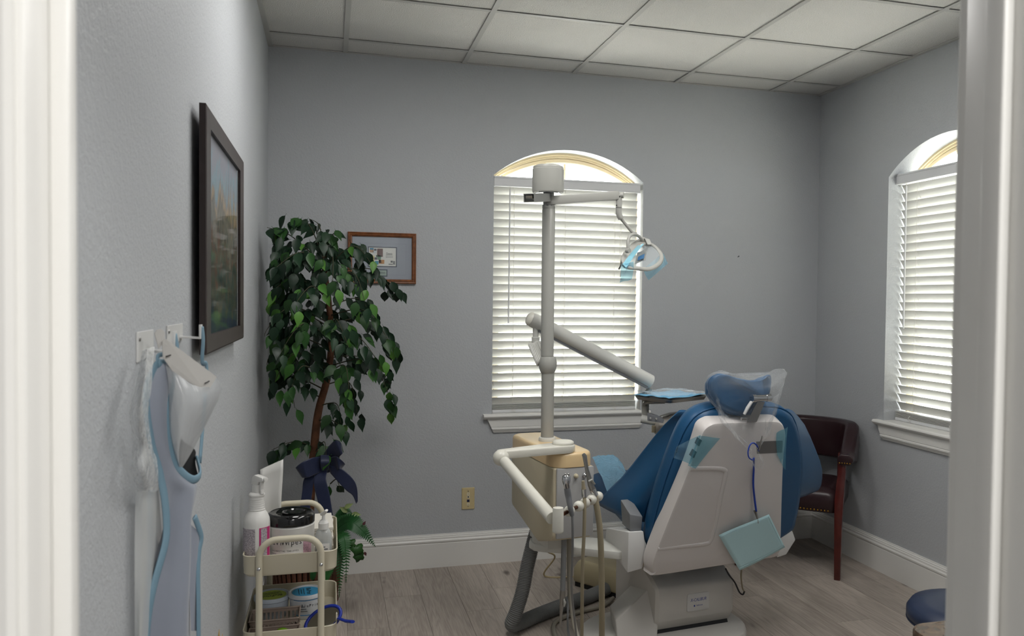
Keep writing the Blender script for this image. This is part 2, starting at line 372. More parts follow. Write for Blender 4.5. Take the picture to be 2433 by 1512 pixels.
# ---- doorway: jambs, stops, casings
STOP_A, STOP_B, SP = 0.656, 0.676, 0.0128
def trim(name, x0, x1, y0, y1, z0, z1, bev=0.0025, label=None):
    mb = MB(); mb.box(x0, x1, y0, y1, z0, z1); return struct(mb.obj(name, M_TRIM, bevel=bev, smooth=40), label)
j = trim('trim_1', DXL-0.02, DXL, FW_OUT-0.002, FW_IN, 0, DZ, label='white door jamb at the left of the picture')
mb = MB(); mb.box(DXL, DXL+SP, STOP_A, STOP_B, 0, DZ); mb.obj('door_stop', M_TRIM, j, bevel=0.002, smooth=40)
mb = MB(); mb.rings([[(DXL-0.005-d, FW_OUT-t, z) for d, t in ((0, 0), (0, 0.008), (0.004, 0.012), (0.012, 0.012), (0.016, 0.008), (0.022, 0.010), (0.05, 0.017), (0.057, 0.017), (0.057, 0))] for z in (0, DZ+0.06)]); mb.obj('casing', M_TRIM, j)
mb = MB(); mb.box(DXL-0.062, DXL-0.005, FW_IN, FW_IN+0.017, 0, DZ+0.06); mb.obj('casing', M_TRIM, j, bevel=0.003)
j = trim('trim_2', DXR, DXR+0.02, FW_OUT-0.002, FW_IN, 0, DZ, label='white door jamb at the right of the picture')
mb = MB(); mb.box(DXR-SP, DXR, STOP_A, STOP_B+0.007, 0, DZ); mb.obj('door_stop', M_TRIM, j, bevel=0.003, seg=3, smooth=40)
mb = MB(); mb.rings([[(DXR+0.005+d, FW_OUT-t, z) for d, t in ((0, 0), (0, 0.008), (0.004, 0.012), (0.012, 0.012), (0.016, 0.008), (0.022, 0.010), (0.05, 0.017), (0.057, 0.017), (0.057, 0))] for z in (0, DZ+0.06)]); mb.obj('casing', M_TRIM, j)
mb = MB(); mb.box(DXR+0.005, DXR+0.062, FW_IN, FW_IN+0.017, 0, DZ+0.06); mb.obj('casing', M_TRIM, j, bevel=0.003)
trim('trim_3', DXL, DXR, FW_OUT-0.002, FW_IN, DZ, DZ+0.02, label='white door head above the opening')

# ---- windows (arched vinyl units), stools and aprons
M_GLASS = glazing('window_glass')
def window(name, axis, wc, label, dd=0.0):
    plane = BW if axis == 'y' else RW
    def P(u, d, z): return (u, plane+d, z) if axis == 'y' else (plane+d, u, z)
    root = bpy.data.objects.new(name, None); C.objects.link(root); root.location = P(wc, 0.12, SILL); struct(root, label)
    def ring(inset, z_in):     # outline at an inset from the opening
        h = HALF-inset; A = arch_pts(wc, h, SPRING - inset*0.18, RISE - inset*0.82)
        return [(wc-h, SILL+z_in), (wc+h, SILL+z_in)] + A[::-1]
    def band(prof, nm, m):
        R = []
        for ins, d in prof: R.append([P(u, d+dd, z) for u, z in ring(ins, ins)])
        MB_ = MB(); MB_.rings(R, loop=True); MB_.obj(nm, m, root, smooth=35)
    band([(0.0, 0.100), (0.012, 0.100), (0.014, 0.106), (0.026, 0.106), (0.028, 0.114), (0.030, 0.150), (0.0, 0.150)], 'window_frame', M_VINYL)
    band([(0.031, 0.112), (0.050, 0.112), (0.058, 0.120), (0.060, 0.140), (0.031, 0.140)], 'sash', M_VINYL)
    pts = ring(0.059, 0.059); mb = MB(); mb.add([P(u, 0.130+dd, z) for u, z in pts], [tuple(range(len(pts)))]); mb.obj('pane', M_GLASS, root)
    mb = MB(); a, b_ = P(wc-0.006, 0.126+dd, SILL+0.05), P(wc+0.006, 0.136+dd, SPRING+RISE-0.05)
    mb.box(min(a[0], b_[0]), max(a[0], b_[0]), min(a[1], b_[1]), max(a[1], b_[1]), a[2], b_[2]); mb.obj('muntin', M_VINYL, root)
    # stool with nose and ears
    mb = MB(); prof = [(0.10, 0.815), (-0.030, 0.815), (-0.036, 0.811), (-0.038, 0.804), (-0.034, 0.797), (-0.026, 0.795), (-0.026, 0.790), (-0.012, 0.786), (0.10, 0.786)]
    ear = 0.050
    mb.rings([[P(u, d, z) for d, z in prof if d <= 0.001] + [P(u, -0.0, 0.786), P(u, 0.0, 0.815)] for u in (wc-HALF-ear, wc+HALF+ear)])
    mb.rings([[P(u, d, z) for d, z in ((0, 0.786), (0.1+dd, 0.786), (0.1+dd, 0.815), (0, 0.815))] for u in (wc-HALF, wc+HALF)])
    mb.obj('window_stool', M_TRIM, root, smooth=40)
    mb = MB(); prof = [(0, 0.79), (-0.018, 0.79), (-0.018, 0.745), (-0.015, 0.742), (-0.020, 0.738), (-0.020, 0.731), (-0.015, 0.728), (-0.014, 0.722), (-0.010, 0.720), (-0.009, 0.714), (0, 0.714)]
    R = []
    for s in (-1, 1): R.append([P(wc + s*(HALF + 0.028 - (0.79-z)/0.076*0.036), d, z) for d, z in prof])
    mb.rings(R); mb.obj('window_apron', M_TRIM, root)
    return root
window('window_1', 'y', WC_B, 'arched window in the back wall with white stool and apron')
window('window_2', 'x', WC_R, 'arched window in the right wall, half hidden by the door jamb', 0.04)

# ---- blinds
M_SLAT = translucent('white_faux_wood_slat', '#cbcbc7', '#fbf6ea', 0.08, rough=0.35)
M_CORD = mat('white_cord', '#dcdad4', rough=0.8)
M_VAL = mat('white_valance', '#d9dadb', rough=0.4)
def blind(axis, wc, label, zt_val, z_first, n_sl, z_stack, wand_u, cords, tiltdeg, dd=0.0):
    plane = BW if axis == 'y' else RW
    def P(u, d, z): return (u, plane+d+dd, z) if axis == 'y' else (plane+d+dd, u, z)
    def bx(mb, u0, u1, d0, d1, z0, z1):
        a, b_ = P(u0, d0, z0), P(u1, d1, z1); mb.box(min(a[0], b_[0]), max(a[0], b_[0]), min(a[1], b_[1]), max(a[1], b_[1]), z0, z1)
    t = thing('window_blind', label, 'blind', P(wc, 0.05, SILL+0.015), 'white window blinds')
    h = HALF-0.0095; wc = wc + (-0.0065 if axis == 'y' else 0.0065)
    mb = MB(); bx(mb, wc-h+0.006, wc+h-0.006, 0.022, 0.075, zt_val-0.05, zt_val-0.006); mb.obj('headrail', M_VAL, t)
    mb = MB(); mb.rings([[P(u, d, zt_val-z) for d, z in ((0.005, 0), (0.003, 0.003), (0.003, 0.009), (0.006, 0.011), (0.006, 0.046), (0.003, 0.048), (0.003, 0.054), (0.013, 0.056), (0.013, 0.0))] for u in (wc-h, wc+h)])
    for s in (-1, 1):
        u = wc + s*(h-0.004); bx(mb, min(u, u-s*0.008), max(u, u-s*0.008), 0.008, 0.06, zt_val-0.055, zt_val)
    mb.obj('valance', M_VAL, t)
    # slat: gently crowned strip, room edge up, outer edge down
    a = math.radians(tiltdeg); wd = 0.050; dc = 0.052
    prof = []
    for s_ in range(7):
        q = -0.5 + s_/6; prof.append((q*wd, 0.0016*(1-4*q*q)+0.0014))
    for s_ in range(7):
        q = 0.5 - s_/6; prof.append((q*wd, 0.0016*(1-4*q*q)-0.0014))
    def tilt(p, ang): return (p[0]*math.cos(ang) + p[1]*math.sin(ang), -p[0]*math.sin(ang) + p[1]*math.cos(ang))
    src = None; hs = h-0.003
    for k in range(n_sl):
        z = z_first - k*0.0445
        if src is None:
            mb = MB(); mb.rings([[P(u, dc+tilt(p, a)[0], z+tilt(p, a)[1]) for p in prof] for u in (wc-hs, wc+hs)])
            src = mb.obj('slat', M_SLAT, t, smooth=30); o0 = wloc(src); zs = z
        else: share(src, 'slat', (o0.x, o0.y, o0.z-(zs-z)), t)
    # stacked spare slats and bottom rail
    src2 = None; z = SILL+0.034
    mb = MB(); bx(mb, wc-hs, wc+hs, dc-0.026, dc+0.026, SILL+0.0155, SILL+0.032); mb.obj('bottom_rail', M_VAL, t, bevel=0.003)
    while z < z_stack:
        mb = MB(); mb.rings([[P(u, dc+p[0], z+p[1]) for p in prof] for u in (wc-hs, wc+hs)])
        mb.obj('slat', M_SLAT, t, smooth=30); z += 0.0058
    # ladders and lift cords
    for u in cords:
        mb = MB()
        for d in (dc-0.020, dc+0.026): mb.tube([P(u, d, zt_val-0.05), P(u, d, SILL+0.03)], 0.0009, n=5)
        for k in range(n_sl):
            z = z_first - k*0.0445; q = [tilt((-0.026, 0), a), tilt((0.026, 0), a)]
            mb.tube([P(u+0.004, dc+q[0][0]-0.001, z+q[0][1]-0.003), P(u+0.004, dc+q[1][0], z+q[1][1]-0.003)], 0.0009, n=5)
        mb.tube(spline([P(u, dc-0.030, SILL+0.055), P(u+0.012, dc-0.034, SILL+0.042), P(u-0.006, dc-0.034, SILL+0.03), P(u+0.014, dc-0.034, SILL+0.024), P(u+0.004, dc-0.03, SILL+0.018)], 5), 0.0012, n=5)
        mb.obj('ladder_cord', M_CORD, t)
    mb = MB(); mb.tube([P(wand_u, 0.012, zt_val-0.07), P(wand_u-0.002, 0.012, 1.31)], 0.0042, n=8); w_ = mb.obj('tilt_wand', M_VAL, t, smooth=50)
    mb = MB(); mb.tube([P(wand_u, 0.016, zt_val-0.05), P(wand_u, 0.012, zt_val-0.062), P(wand_u, 0.012, zt_val-0.072)], 0.0022, n=6); mb.obj('wand_hook', M_CORD, w_)
    return t, P
tb, Pb = blind('y', WC_B, 'white slatted blind in the window behind the dental light', 2.108, 2.035, 27, 0.868, 0.938, (0.967, 1.259, 1.552), 60)
mb = MB()
for u, z in ((1.578, 1.60), (1.586, 1.595)): mb.tube([Pb(u, 0.014, 2.05), Pb(u, 0.012, z)], 0.0010, n=5)
mb.lathe([(0.001, 0.012), (0.004, 0.004), (0.005, -0.012), (0.002, -0.016)], Pb(1.582, 0.012, 1.59), n=8); mb.obj('pull_cord', M_CORD, tb)
tr, Pr = blind('x', WC_R, 'white slatted blind in the right window beside the door jamb', 2.128, 2.05, 27, 0.868, WC_R+HALF-0.075, (WC_R+HALF-0.135, WC_R, WC_R-HALF+0.13), 60, 0.04)

# ---- ceiling lights: the hall one, and three unseen room panels added as fill
def troffer(x0, x1, y0, y1, z, watts, label, col=(1.0, 0.98, 0.955)):
    t = thing('hall_or_fill_light', label, 'ceiling light', ((x0+x1)/2, (y0+y1)/2, z))
    mb = MB()
    for (a, b_, c, d) in ((x0, x1, y0, y0+0.025), (x0, x1, y1-0.025, y1), (x0, x0+0.025, y0+0.025, y1-0.025), (x1-0.025, x1, y0+0.025, y1-0.025)): mb.box(a, b_, c, d, z-0.004, z+0.004)
    mb.obj('frame', M_GRID, t)
    mb = MB(); mb.box(x0+0.025, x1-0.025, y0+0.025, y1-0.025, z, z+0.003); mb.obj('diffuser', mat('prismatic_diffuser', '#f2f2ee', rough=0.3), t)
    l = area('panel_area_light', ((x0+x1)/2, (y0+y1)/2, z-0.006), (0, 0, 0), x1-x0-0.06, y1-y0-0.06, watts, col); l.parent = t; l.location = (0, 0, -0.006)
    return t
troffer(0.071, 0.677, 2.352, 2.954, CZ, 12.5, 'added square fill light panel near the left wall')  # added out of view to brighten the left side of the room
troffer(1.292, 1.894, 2.352, 2.954, CZ, 8.5, 'added square fill light panel above the dental chair')  # added overhead fill, unseen, to top up the window light
troffer(1.292, 1.894, 1.133, 2.345, CZ, 12.5, 'added long fill light panel just inside the doorway')  # added front fill, above the view, where daylight falls short
troffer(0.45, 1.05, -1.25, -0.05, CZ, 52.0, 'long white ceiling light panel in the hall behind the doorway')

# ================================================================ dental unit
M_WHITE = mat('warm_white_plastic', '#d0d0ca', rough=0.3, spec=0.5)
M_GREYW = mat('grey_white_enamel', '#a6a6a0', rough=0.35, spec=0.5)
M_CREAM = mat('almond_plastic', '#c6bca2', rough=0.4)
M_CAP = mat('peach_almond_plastic', '#e0c496', rough=0.28, coat=0.2)
M_PANEL = mat('pale_grey_panel', '#a9a9a8', rough=0.45)
M_CHROME = mat('chrome', '#c9cacb', rough=0.12, metal=1.0)
M_STEEL = mat('brushed_steel', '#9c9b98', rough=0.32, metal=1.0)
M_DARK = mat('dark_rubber', '#1d1d1f', rough=0.6)
M_GREY = mat('grey_plastic', '#77797c', rough=0.45)
M_HOSEG = mat('grey_silicone_hose', '#7d7f80', rough=0.5)
M_HOSET = mat('tan_silicone_hose', '#9a9078', rough=0.5)
CA = math.radians(7.0)                     # the chair and its unit stand turned 7 degrees
UX, UY = 0.8835, 3.35
FU = frame((UX, UY, 0), CA)

unit = thing('dental_unit', 'cream dental cabinet with a tall pale post standing left of the chair', 'dental unit', (UX, UY, 0.385))
# cabinet body: side profile (y,z), sloping underside at the back
prof = [(-0.285, 0.515), (-0.285, 0.785), (0.225, 0.785), (0.225, 0.745), (0.215, 0.735), (0.205, 0.72), (0.205, 0.545), (0.195, 0.53), (-0.12, 0.455), (-0.262, 0.495)]
mb = MB(FU); mb.rings([[(-0.086, y, z) for y, z in prof], [(0.086, y, z) for y, z in prof]]); mb.obj('cabinet_body', M_CREAM, unit, bevel=0.008, seg=3, smooth=40)
mb = MB(FU); mb.box(-0.074, 0.084, -0.293, -0.280, 0.508, 0.784); mb.obj('front_panel', M_PANEL, unit, bevel=0.004, smooth=40)
mb = MB(FU)
poly = rrect(0.176, 0.535, 0.055, 6, 0.0, -0.028)
fr = [(x, (y if y > -0.2 else max(y, -0.296))) for x, y in poly]
def capring(z, s, poly=poly): return [(x*s[0], -0.028+(y+0.028)*s[1], z) for x, y in poly]
mb.rings([capring(0.786, (0.99, 0.995)), capring(0.828, (0.985, 0.992)), capring(0.836, (0.96, 0.985)), capring(0.841, (0.90, 0.962)), capring(0.8425, (0.8, 0.92))])
mb.obj('cabinet_cap', M_CAP, unit, smooth=50)
mb = MB(FU); mb.lathe([(0.058, 0.418), (0.058, 0.46), (0.05, 0.5)], (-0.005, -0.01, 0), n=24); mb.box(-0.055, 0.05, -0.16, 0.05, 0.43, 0.5); mb.obj('cabinet_neck', M_WHITE, unit, smooth=40)
mb = MB(FU); mb.lathe([(0.005, 0), (0.005, 0.002)], (-0.052, -0.10, 0.465), n=10, axis=(-1, 0, 0)); mb.obj('screw_hole', M_DARK, unit)
for px_, m_, nm in (((0.005, 0.752), M_CREAM, 'jack_knob'), ((0.041, 0.752), M_CHROME, 'chrome_jack')):
    mb = MB(FU); mb.lathe([(0.009, 0), (0.009, 0.006), (0.006, 0.008), (0.006, 0.014), (0.004, 0.016)], (px_[0], -0.293, px_[1]), n=12, axis=(0, -1, 0)); mb.obj(nm, m_, unit, smooth=40)
# post
mb = MB(); mb.lathe([(0.037, 0.842), (0.037, 0.852), (0.034, 0.858), (0.029, 0.859)], (UX, UY, 0), n=28); mb.obj('post_flange', M_WHITE, unit, smooth=40)
mb = MB(); mb.lathe([(0.0272, 0.858), (0.0272, 1.135)], (UX, UY, 0), n=32); mb.obj('post_lower', M_GREYW, unit, smooth=40)
mb = MB(); mb.lathe([(0.028, 1.130), (0.030, 1.133), (0.0365, 1.150), (0.039, 1.168), (0.0365, 1.186), (0.031, 1.200), (0.027, 1.201)], (UX-0.001, UY, 0), n=32); mb.obj('post_joint', M_GREYW, unit, smooth=40)
mb = MB(); mb.lathe([(0.0272, 1.202), (0.0272, 1.816), (0.0262, 1.818), (0.0262, 1.822), (0.0272, 1.824), (0.0272, 1.831)], (UX-0.004, UY, 0), n=32); mb.obj('post_upper', M_GREYW, unit, smooth=40)
mb = MB(); mb.lathe([(0.0255, 1.831), (0.0255, 1.837)], (UX-0.005, UY, 0), n=32); mb.obj('post_ring', M_STEEL, unit, smooth=40)
mb = MB(); mb.lathe([(0.0225, 1.837), (0.0225, 1.905)], (UX-0.005, UY, 0), n=32); mb.obj('post_neck', M_GREYW, unit, smooth=40)
mb = MB(); mb.lathe([(0.03, 1.893), (0.058, 1.886), (0.064, 1.888), (0.0665, 1.895), (0.0665, 1.985), (0.064, 1.987), (0.0645, 1.992), (0.062, 1.998), (0.05, 2.003), (0.02, 2.005)], (UX-0.008, UY, 0), n=40); dr = mb.obj('drum_housing', M_GREYW, unit, smooth=40)
mb = MB(); mb.lathe([(0.025, 1.8865), (0.056, 1.8845), (0.056, 1.8875), (0.025, 1.889)], (UX-0.008, UY, 0), n=32); mb.obj('drum_base_ring', M_CHROME, dr, smooth=40)
# support plate running to the chair
def plate(mb, pts, z0, z1): mb.rings([[(x, y, z0) for x, y in pts], [(x, y, z1) for x, y in pts]])
pts = [(0.812, 3.36), (0.822, 3.315), (0.86, 3.285), (0.93, 3.25), (1.13, 3.12), (1.31, 3.14), (1.33, 3.26), (1.22, 3.27), (1.04, 3.37), (0.93, 3.43), (0.86, 3.43), (0.825, 3.40)]
mb = MB(); plate(mb, pts, 0.385, 0.418); mb.obj('support_arm', M_WHITE, unit, bevel=0.006, smooth=40)

# ---- instrument holder arm on the cabinet top
M_ARM = mat('ivory_plastic', '#dcdacf', rough=0.28)
hold = thing('instrument_holder', 'ivory swing arm on the cream cabinet with a row of ball shaped instrument holders', 'instrument arm', (0.887, 3.100, 0.834))
D0, D1 = V((0.883, 3.100, 0.854)), V((0.620, 3.020, 0.869))
Zt = 0.872; D0.z = D1.z = Zt; ax = (D1-D0); ln = ax.length; ax.normalize(); nx = V(-ax.y, ax.x, 0)
pts = []
for k in range(13):
    a = math.radians(90+180*k/12); pts.append(D0 - ax*0.0*0 + (ax*math.cos(a)*1 + nx*math.sin(a))*0.047)
pts = [D0 + (-ax*math.sin(math.pi*k/12) + nx*math.cos(math.pi*k/12))*0.047 for k in range(13)] + [D1 + (ax*math.sin(math.pi*k/8) - nx*math.cos(math.pi*k/8))*0.021 for k in range(9)]
def ring_z(z, s=1.0):
    c = (D0+D1)/2; return [((c.x+(p.x-c.x)*s), (c.y+(p.y-c.y)*s), z) for p in pts]
mb = MB(); mb.rings([ring_z(Zt-0.030, 0.97), ring_z(Zt-0.026), ring_z(Zt-0.006), ring_z(Zt-0.001, 0.975), ring_z(Zt, 0.94)]); mb.obj('swing_plate', M_ARM, hold, smooth=50)
mb = MB(); mb.lathe([(0.041, Zt-0.002), (0.043, Zt+0.002), (0.042, Zt+0.009), (0.036, Zt+0.013), (0.02, Zt+0.0135)], (D0.x, D0.y, 0), n=32); mb.obj('pivot_disc', M_ARM, hold, smooth=50)
J = V((0.620, 3.000, 0.841)); E_ = V((0.684, 2.520, 0.740))
mb = MB(); mb.lathe([(0.018, Zt-0.028), (0.018, J.z), ], (D1.x, D1.y, 0), n=16); mb.ball((D1.x-0.004, D1.y-0.01, J.z+0.004), 0.031, 18, 12, (1, 1, 1)); mb.obj('elbow_joint', M_ARM, hold, smooth=50)
mb = MB(); mb.tube([J + (E_-J)*0.05, E_], 0.0205, n=20); mb.obj('arm_tube', M_ARM, hold, smooth=50)
P1 = V((0.698, 2.500, 0.739))
mb = MB(); mb.lathe([(0.014, -0.041), (0.0175, -0.038), (0.018, -0.034), (0.0178, 0.034), (0.0165, 0.037), (0.0165, 0.039), (0.012, 0.040)], P1, n=22); mb.obj('end_post', M_ARM, hold, smooth=45)
B0, B1 = V((0.718, 2.510, 0.754)), V((0.904, 2.720, 0.751))
mb = MB(); mb.tube([B0, B1], 0.0065, n=10); mb.obj('holder_rod', mat('copper_rod', '#6b4632', rough=0.35, metal=1.0), hold, smooth=45)
bd = (B1-B0).normalized()
for t_ in (0.16, 0.42, 0.60, 0.80, 1.0):
    c = B0 + (B1-B0)*t_
    mb = MB(); r_ = 0.0175
    mb.lathe([(r_*0.55, -r_*0.95), (r_*0.86, -r_*0.7), (r_, -r_*0.2), (r_, r_*0.2), (r_*0.86, r_*0.7), (r_*0.55, r_*0.95)], c, n=20, axis=bd); mb.obj('ball_holder', M_ARM, hold, smooth=60)

# ---- instruments resting in the holders, each with its hose
def hose(mb, pts, r, n=10): mb.tube(spline(pts, 6), r, n=n)
t = thing('air_water_syringe', 'grey air water syringe with a chrome tip nearest the end post', 'dental instrument', (0.753, 2.540, 0.726))
mb = MB(); mb.tube(spline([(0.735, 2.530, 0.833), (0.740, 2.530, 0.805), (0.744, 2.520, 0.773), (0.751, 2.520, 0.744)], 4), [0.010, 0.0105, 0.0108, 0.011, 0.0105, 0.010, 0.010, 0.0095, 0.009, 0.0085, 0.008, 0.0075, 0.007][:13], n=12); mb.obj('handle', M_GREY, t, smooth=50)
mb = MB(); mb.tube([(0.732, 2.530, 0.876), (0.732, 2.530, 0.871), (0.732, 2.530, 0.857), (0.733, 2.530, 0.844), (0.735, 2.530, 0.833)], [0.007, 0.0125, 0.014, 0.0115, 0.010], n=14); mb.obj('head', M_CHROME, t, smooth=50)
for dx in (0, 7):
    mb = MB(); mb.ball(V((0.725, 2.512, 0.879)) + V(dx*0.0013, 0, 0.001), 0.004, 8, 6); mb.obj('button', M_STEEL, t, smooth=60)
mb = MB(); hose(mb, [(0.751, 2.520, 0.744), (0.753, 2.520, 0.697), (0.765, 2.560, 0.602), (0.805, 2.700, 0.439), (0.883, 2.900, 0.205), (0.922, 3.000, 0.063), (0.918, 3.120, 0.115), (0.943, 3.200, 0.290), (0.961, 3.250, 0.431), (0.963, 3.250, 0.480)], 0.0042); mb.obj('hose', M_HOSEG, t, smooth=60)
t = thing('saliva_ejector', 'short tan saliva ejector tip in a chrome valve between two ball holders', 'dental instrument', (0.827, 2.630, 0.762))
mb = MB(); mb.tube([(0.817, 2.620, 0.832), (0.819, 2.620, 0.811), (0.820, 2.620, 0.804)], [0.005, 0.007, 0.0085], n=10); mb.obj('rubber_tip', M_HOSET, t, smooth=50)
mb = MB(); mb.tube([(0.820, 2.620, 0.804), (0.822, 2.620, 0.778)], 0.0085, n=14); mb.obj('chrome_valve', M_CHROME, t, smooth=50)
mb = MB(); hose(mb, [(0.823, 2.620, 0.778), (0.821, 2.610, 0.746), (0.817, 2.600, 0.671), (0.813, 2.600, 0.558), (0.819, 2.620, 0.422), (0.845, 2.700, 0.199)], 0.0062); mb.obj('hose', M_HOSET, t, smooth=60)
t = thing('suction_handpiece', 'long steel suction handpiece leaning in the last ball holder', 'dental instrument', (0.882, 2.700, 0.757))
mb = MB(); mb.tube([(0.839, 2.690, 0.909), (0.844, 2.690, 0.901), (0.852, 2.690, 0.856), (0.858, 2.690, 0.834), (0.866, 2.690, 0.804), (0.879, 2.690, 0.772)], [0.006, 0.0082, 0.0065, 0.008, 0.0105, 0.0115], n=12); mb.obj('barrel', M_STEEL, t, smooth=50)
mb = MB(); mb.tube([(0.855, 2.675, 0.817), (0.863, 2.672, 0.822), (0.877, 2.675, 0.806)], [0.007, 0.0085, 0.004], n=10, flat=0.5); mb.obj('lever', M_GREYW, t, smooth=50)
mb = MB(); mb.tube([(0.873, 2.688, 0.786), (0.883, 2.688, 0.763)], 0.0118, n=14); mb.obj('collar', M_CHROME, t, smooth=50)
mb = MB(); hose(mb, [(0.885, 2.700, 0.760), (0.893, 2.690, 0.708), (0.900, 2.680, 0.636), (0.906, 2.680, 0.526), (0.913, 2.690, 0.389), (0.936, 2.750, 0.152)], 0.0105, n=14); mb.obj('hose', M_HOSET, t, smooth=60)
t = thing('hanging_suction_tip', 'grey suction handpiece hanging point down below the cream cabinet', 'dental instrument', (0.886, 3.100, 0.143))
mb = MB(); hose(mb, [(0.891, 3.100, 0.509), (0.890, 3.100, 0.412), (0.888, 3.100, 0.288)], 0.0105, n=14); mb.obj('hose', M_HOSEG, t, smooth=60)
mb = MB(); mb.tube([(0.888, 3.100, 0.289), (0.887, 3.100, 0.252), (0.884, 3.100, 0.227), (0.882, 3.100, 0.191), (0.881, 3.100, 0.150), (0.881, 3.100, 0.140)], [0.0108, 0.0115, 0.009, 0.006, 0.0055, 0.003], n=12); mb.obj('barrel', M_STEEL, t, smooth=50)
mb = MB(); mb.tube([(0.889, 3.085, 0.259), (0.892, 3.083, 0.246), (0.890, 3.085, 0.229)], [0.003, 0.006, 0.003], n=8); mb.obj('valve', M_GREYW, t, smooth=50)
t = thing('looped_hose', 'thick beige hose looping down from the cabinet underside to the floor', 'hose', (0.934, 3.050, 0.141))
mb = MB(); hose(mb, [(0.923, 3.140, 0.496), (0.925, 3.140, 0.380), (0.927, 3.130, 0.264), (0.933, 3.100, 0.172), (0.936, 3.050, 0.121), (0.955, 2.93, 0.03), (0.93, 3.0, 0.012), (0.915, 3.2, 0.011), (0.95, 3.45, 0.011), (1.08, 3.55, 0.011), (1.22, 3.60, 0.011), (1.30, 3.66, 0.022)], 0.0098, n=12); mb.obj('tube', mat('beige_silicone_hose', '#8f8a7e', rough=0.5), t, smooth=60)

# ---- corrugated umbilical hose and the floor box it enters
pth = spline([(0.902, 3.480, 0.509), (0.864, 3.460, 0.414), (0.823, 3.440, 0.275), (0.80, 3.42, 0.185), (0.765, 3.40, 0.095), (0.752, 3.41, 0.048), (0.79, 3.44, 0.036), (0.90, 3.52, 0.034), (1.06, 3.615, 0.034), (1.20, 3.69, 0.034), (1.36, 3.80, 0.036)], 40)
L_ = [0.0]
for i in range(1, len(pth)): L_.append(L_[-1] + (pth[i]-pth[i-1]).length)
n_ = int(L_[-1]/0.0017); pp = []; rr = []; k = 0
for i in range(n_+1):
    s_ = L_[-1]*i/n_
    while k < len(L_)-2 and L_[k+1] < s_: k += 1
    f_ = (s_-L_[k])/max(1e-6, L_[k+1]-L_[k]); pp.append(pth[k].lerp(pth[k+1], f_)); rr.append(0.0315 if i % 4 in (0, 1) else 0.0285)
mb = MB(); mb.tube(pp, rr, n=18); o = mb.obj('corrugated_hose', mat('grey_corrugated_plastic', '#7a7b7a', rough=0.45), None, smooth=25)
tag(o, 'thick grey corrugated hose running from the cabinet to the floor box', 'hose')
fb = thing('floor_box', 'low cream plastic junction box on the floor behind the hoses', 'junction box', (1.40, 3.86, 0.02))
P_ = [(1.335, 3.69), (1.55, 3.80), (1.42, 4.10), (1.175, 3.93)]
def boxr(z, s): 
    c = (1.37, 3.88); return [(c[0]+(x-c[0])*s, c[1]+(y-c[1])*s, z) for x, y in P_]
mb = MB(); mb.rings([boxr(0.022, 1.0), boxr(0.095, 0.985), boxr(0.135, 0.86)]); mb.obj('cover', mat('cream_box_plastic', '#b3a889', rough=0.45), fb, bevel=0.014, seg=3, smooth=40)
mb = MB(); mb.rings([boxr(0.0, 0.93), boxr(0.024, 0.93)]); mb.obj('base_plate', M_DARK, fb)
mb = MB(); mb.tube([V(1.302, 3.752, 0.036), V(1.40, 3.83, 0.036)], 0.042, n=20); mb.obj('hose_opening', M_DARK, fb, smooth=45)
mb = MB(); mb.tube(spline([(1.017, 3.900, 0.254), (1.048, 3.950, 0.180), (1.102, 4.000, 0.129), (1.07, 4.08, 0.01), (1.24, 4.02, 0.012)], 8), 0.0045, n=8); o = mb.obj('thin_cable', mat('cream_cable', '#b9a983', rough=0.5), None, smooth=60)
tag(o, 'thin cream cable drooping behind the grey corrugated hose', 'cable')

# ---- examination light on its arm
lamp = thing('dental_light', 'dental examination light on a jointed arm in front of the blind', 'dental light', (1.253, 3.200, 1.554))
A0, A1 = V((0.871, 3.345, 1.853)), V((1.139, 3.200, 1.871))
ad = (A1-A0).normalized(); an = ad.cross(V(0, 0, 1)).normalized(); au = an.cross(ad)
if au.z < 0: au = -au
def beam(mb, p, q, w, h):
    mb.rings([[tuple(c + an*sx*w/2 + au*sz*h/2) for sx, sz in ((-1, -1), (1, -1), (1, 1), (-1, 1))] for c in (p, q)])
mb = MB(); beam(mb, A0 + ad*0.0, A1, 0.034, 0.036); mb.obj('arm_beam', M_GREYW, lamp, bevel=0.003, smooth=40)
S0, S1 = V((0.860, 3.330, 1.865)), V((0.742, 3.130, 1.835))
sd = (S1-S0).normalized(); an = sd.cross(V(0, 0, 1)).normalized(); au = an.cross(sd)
mb = MB()
for sx, sz, w, h in ((-0.021, 0, 0.003, 0.032), (0.021, 0, 0.003, 0.032), (0, 0.016, 0.045, 0.003)):
    mb.rings([[tuple(c + an*(sx+dx*w/2) + au*(sz+dz*h/2)) for dx, dz in ((-1, -1), (1, -1), (1, 1), (-1, 1))] for c in (S0, S1)])
mb.obj('spring_housing', mat('satin_grey_metal', '#8b8c88', rough=0.4, metal=0.3), lamp)
mb = MB(); mb.tube([S0, S0.lerp(S1, 0.75)], 0.008, n=12); mb.obj('spring_rod', M_CHROME, lamp, smooth=45)
mb = MB(); mb.rings([[tuple(c + an*dx*0.014 + au*(0.004+dz*0.006)) for dx, dz in ((-1, -1), (1, -1), (1, 1), (-1, 1))] for c in (S0.lerp(S1, 0.45), S1)]); mb.obj('end_bracket', M_CHROME, lamp)
K = V((1.137, 3.200, 1.869))
mb = MB(); mb.tube([(1.138, 3.198, 1.881), (1.138, 3.198, 1.845), (1.137, 3.198, 1.822)], 0.0125, n=16); mb.lathe([(0.0125, -0.019), (0.0125, 0.019)], V((1.138, 3.198, 1.872)), n=16, axis=an); mb.obj('upper_knuckle', M_GREYW, lamp, smooth=45)
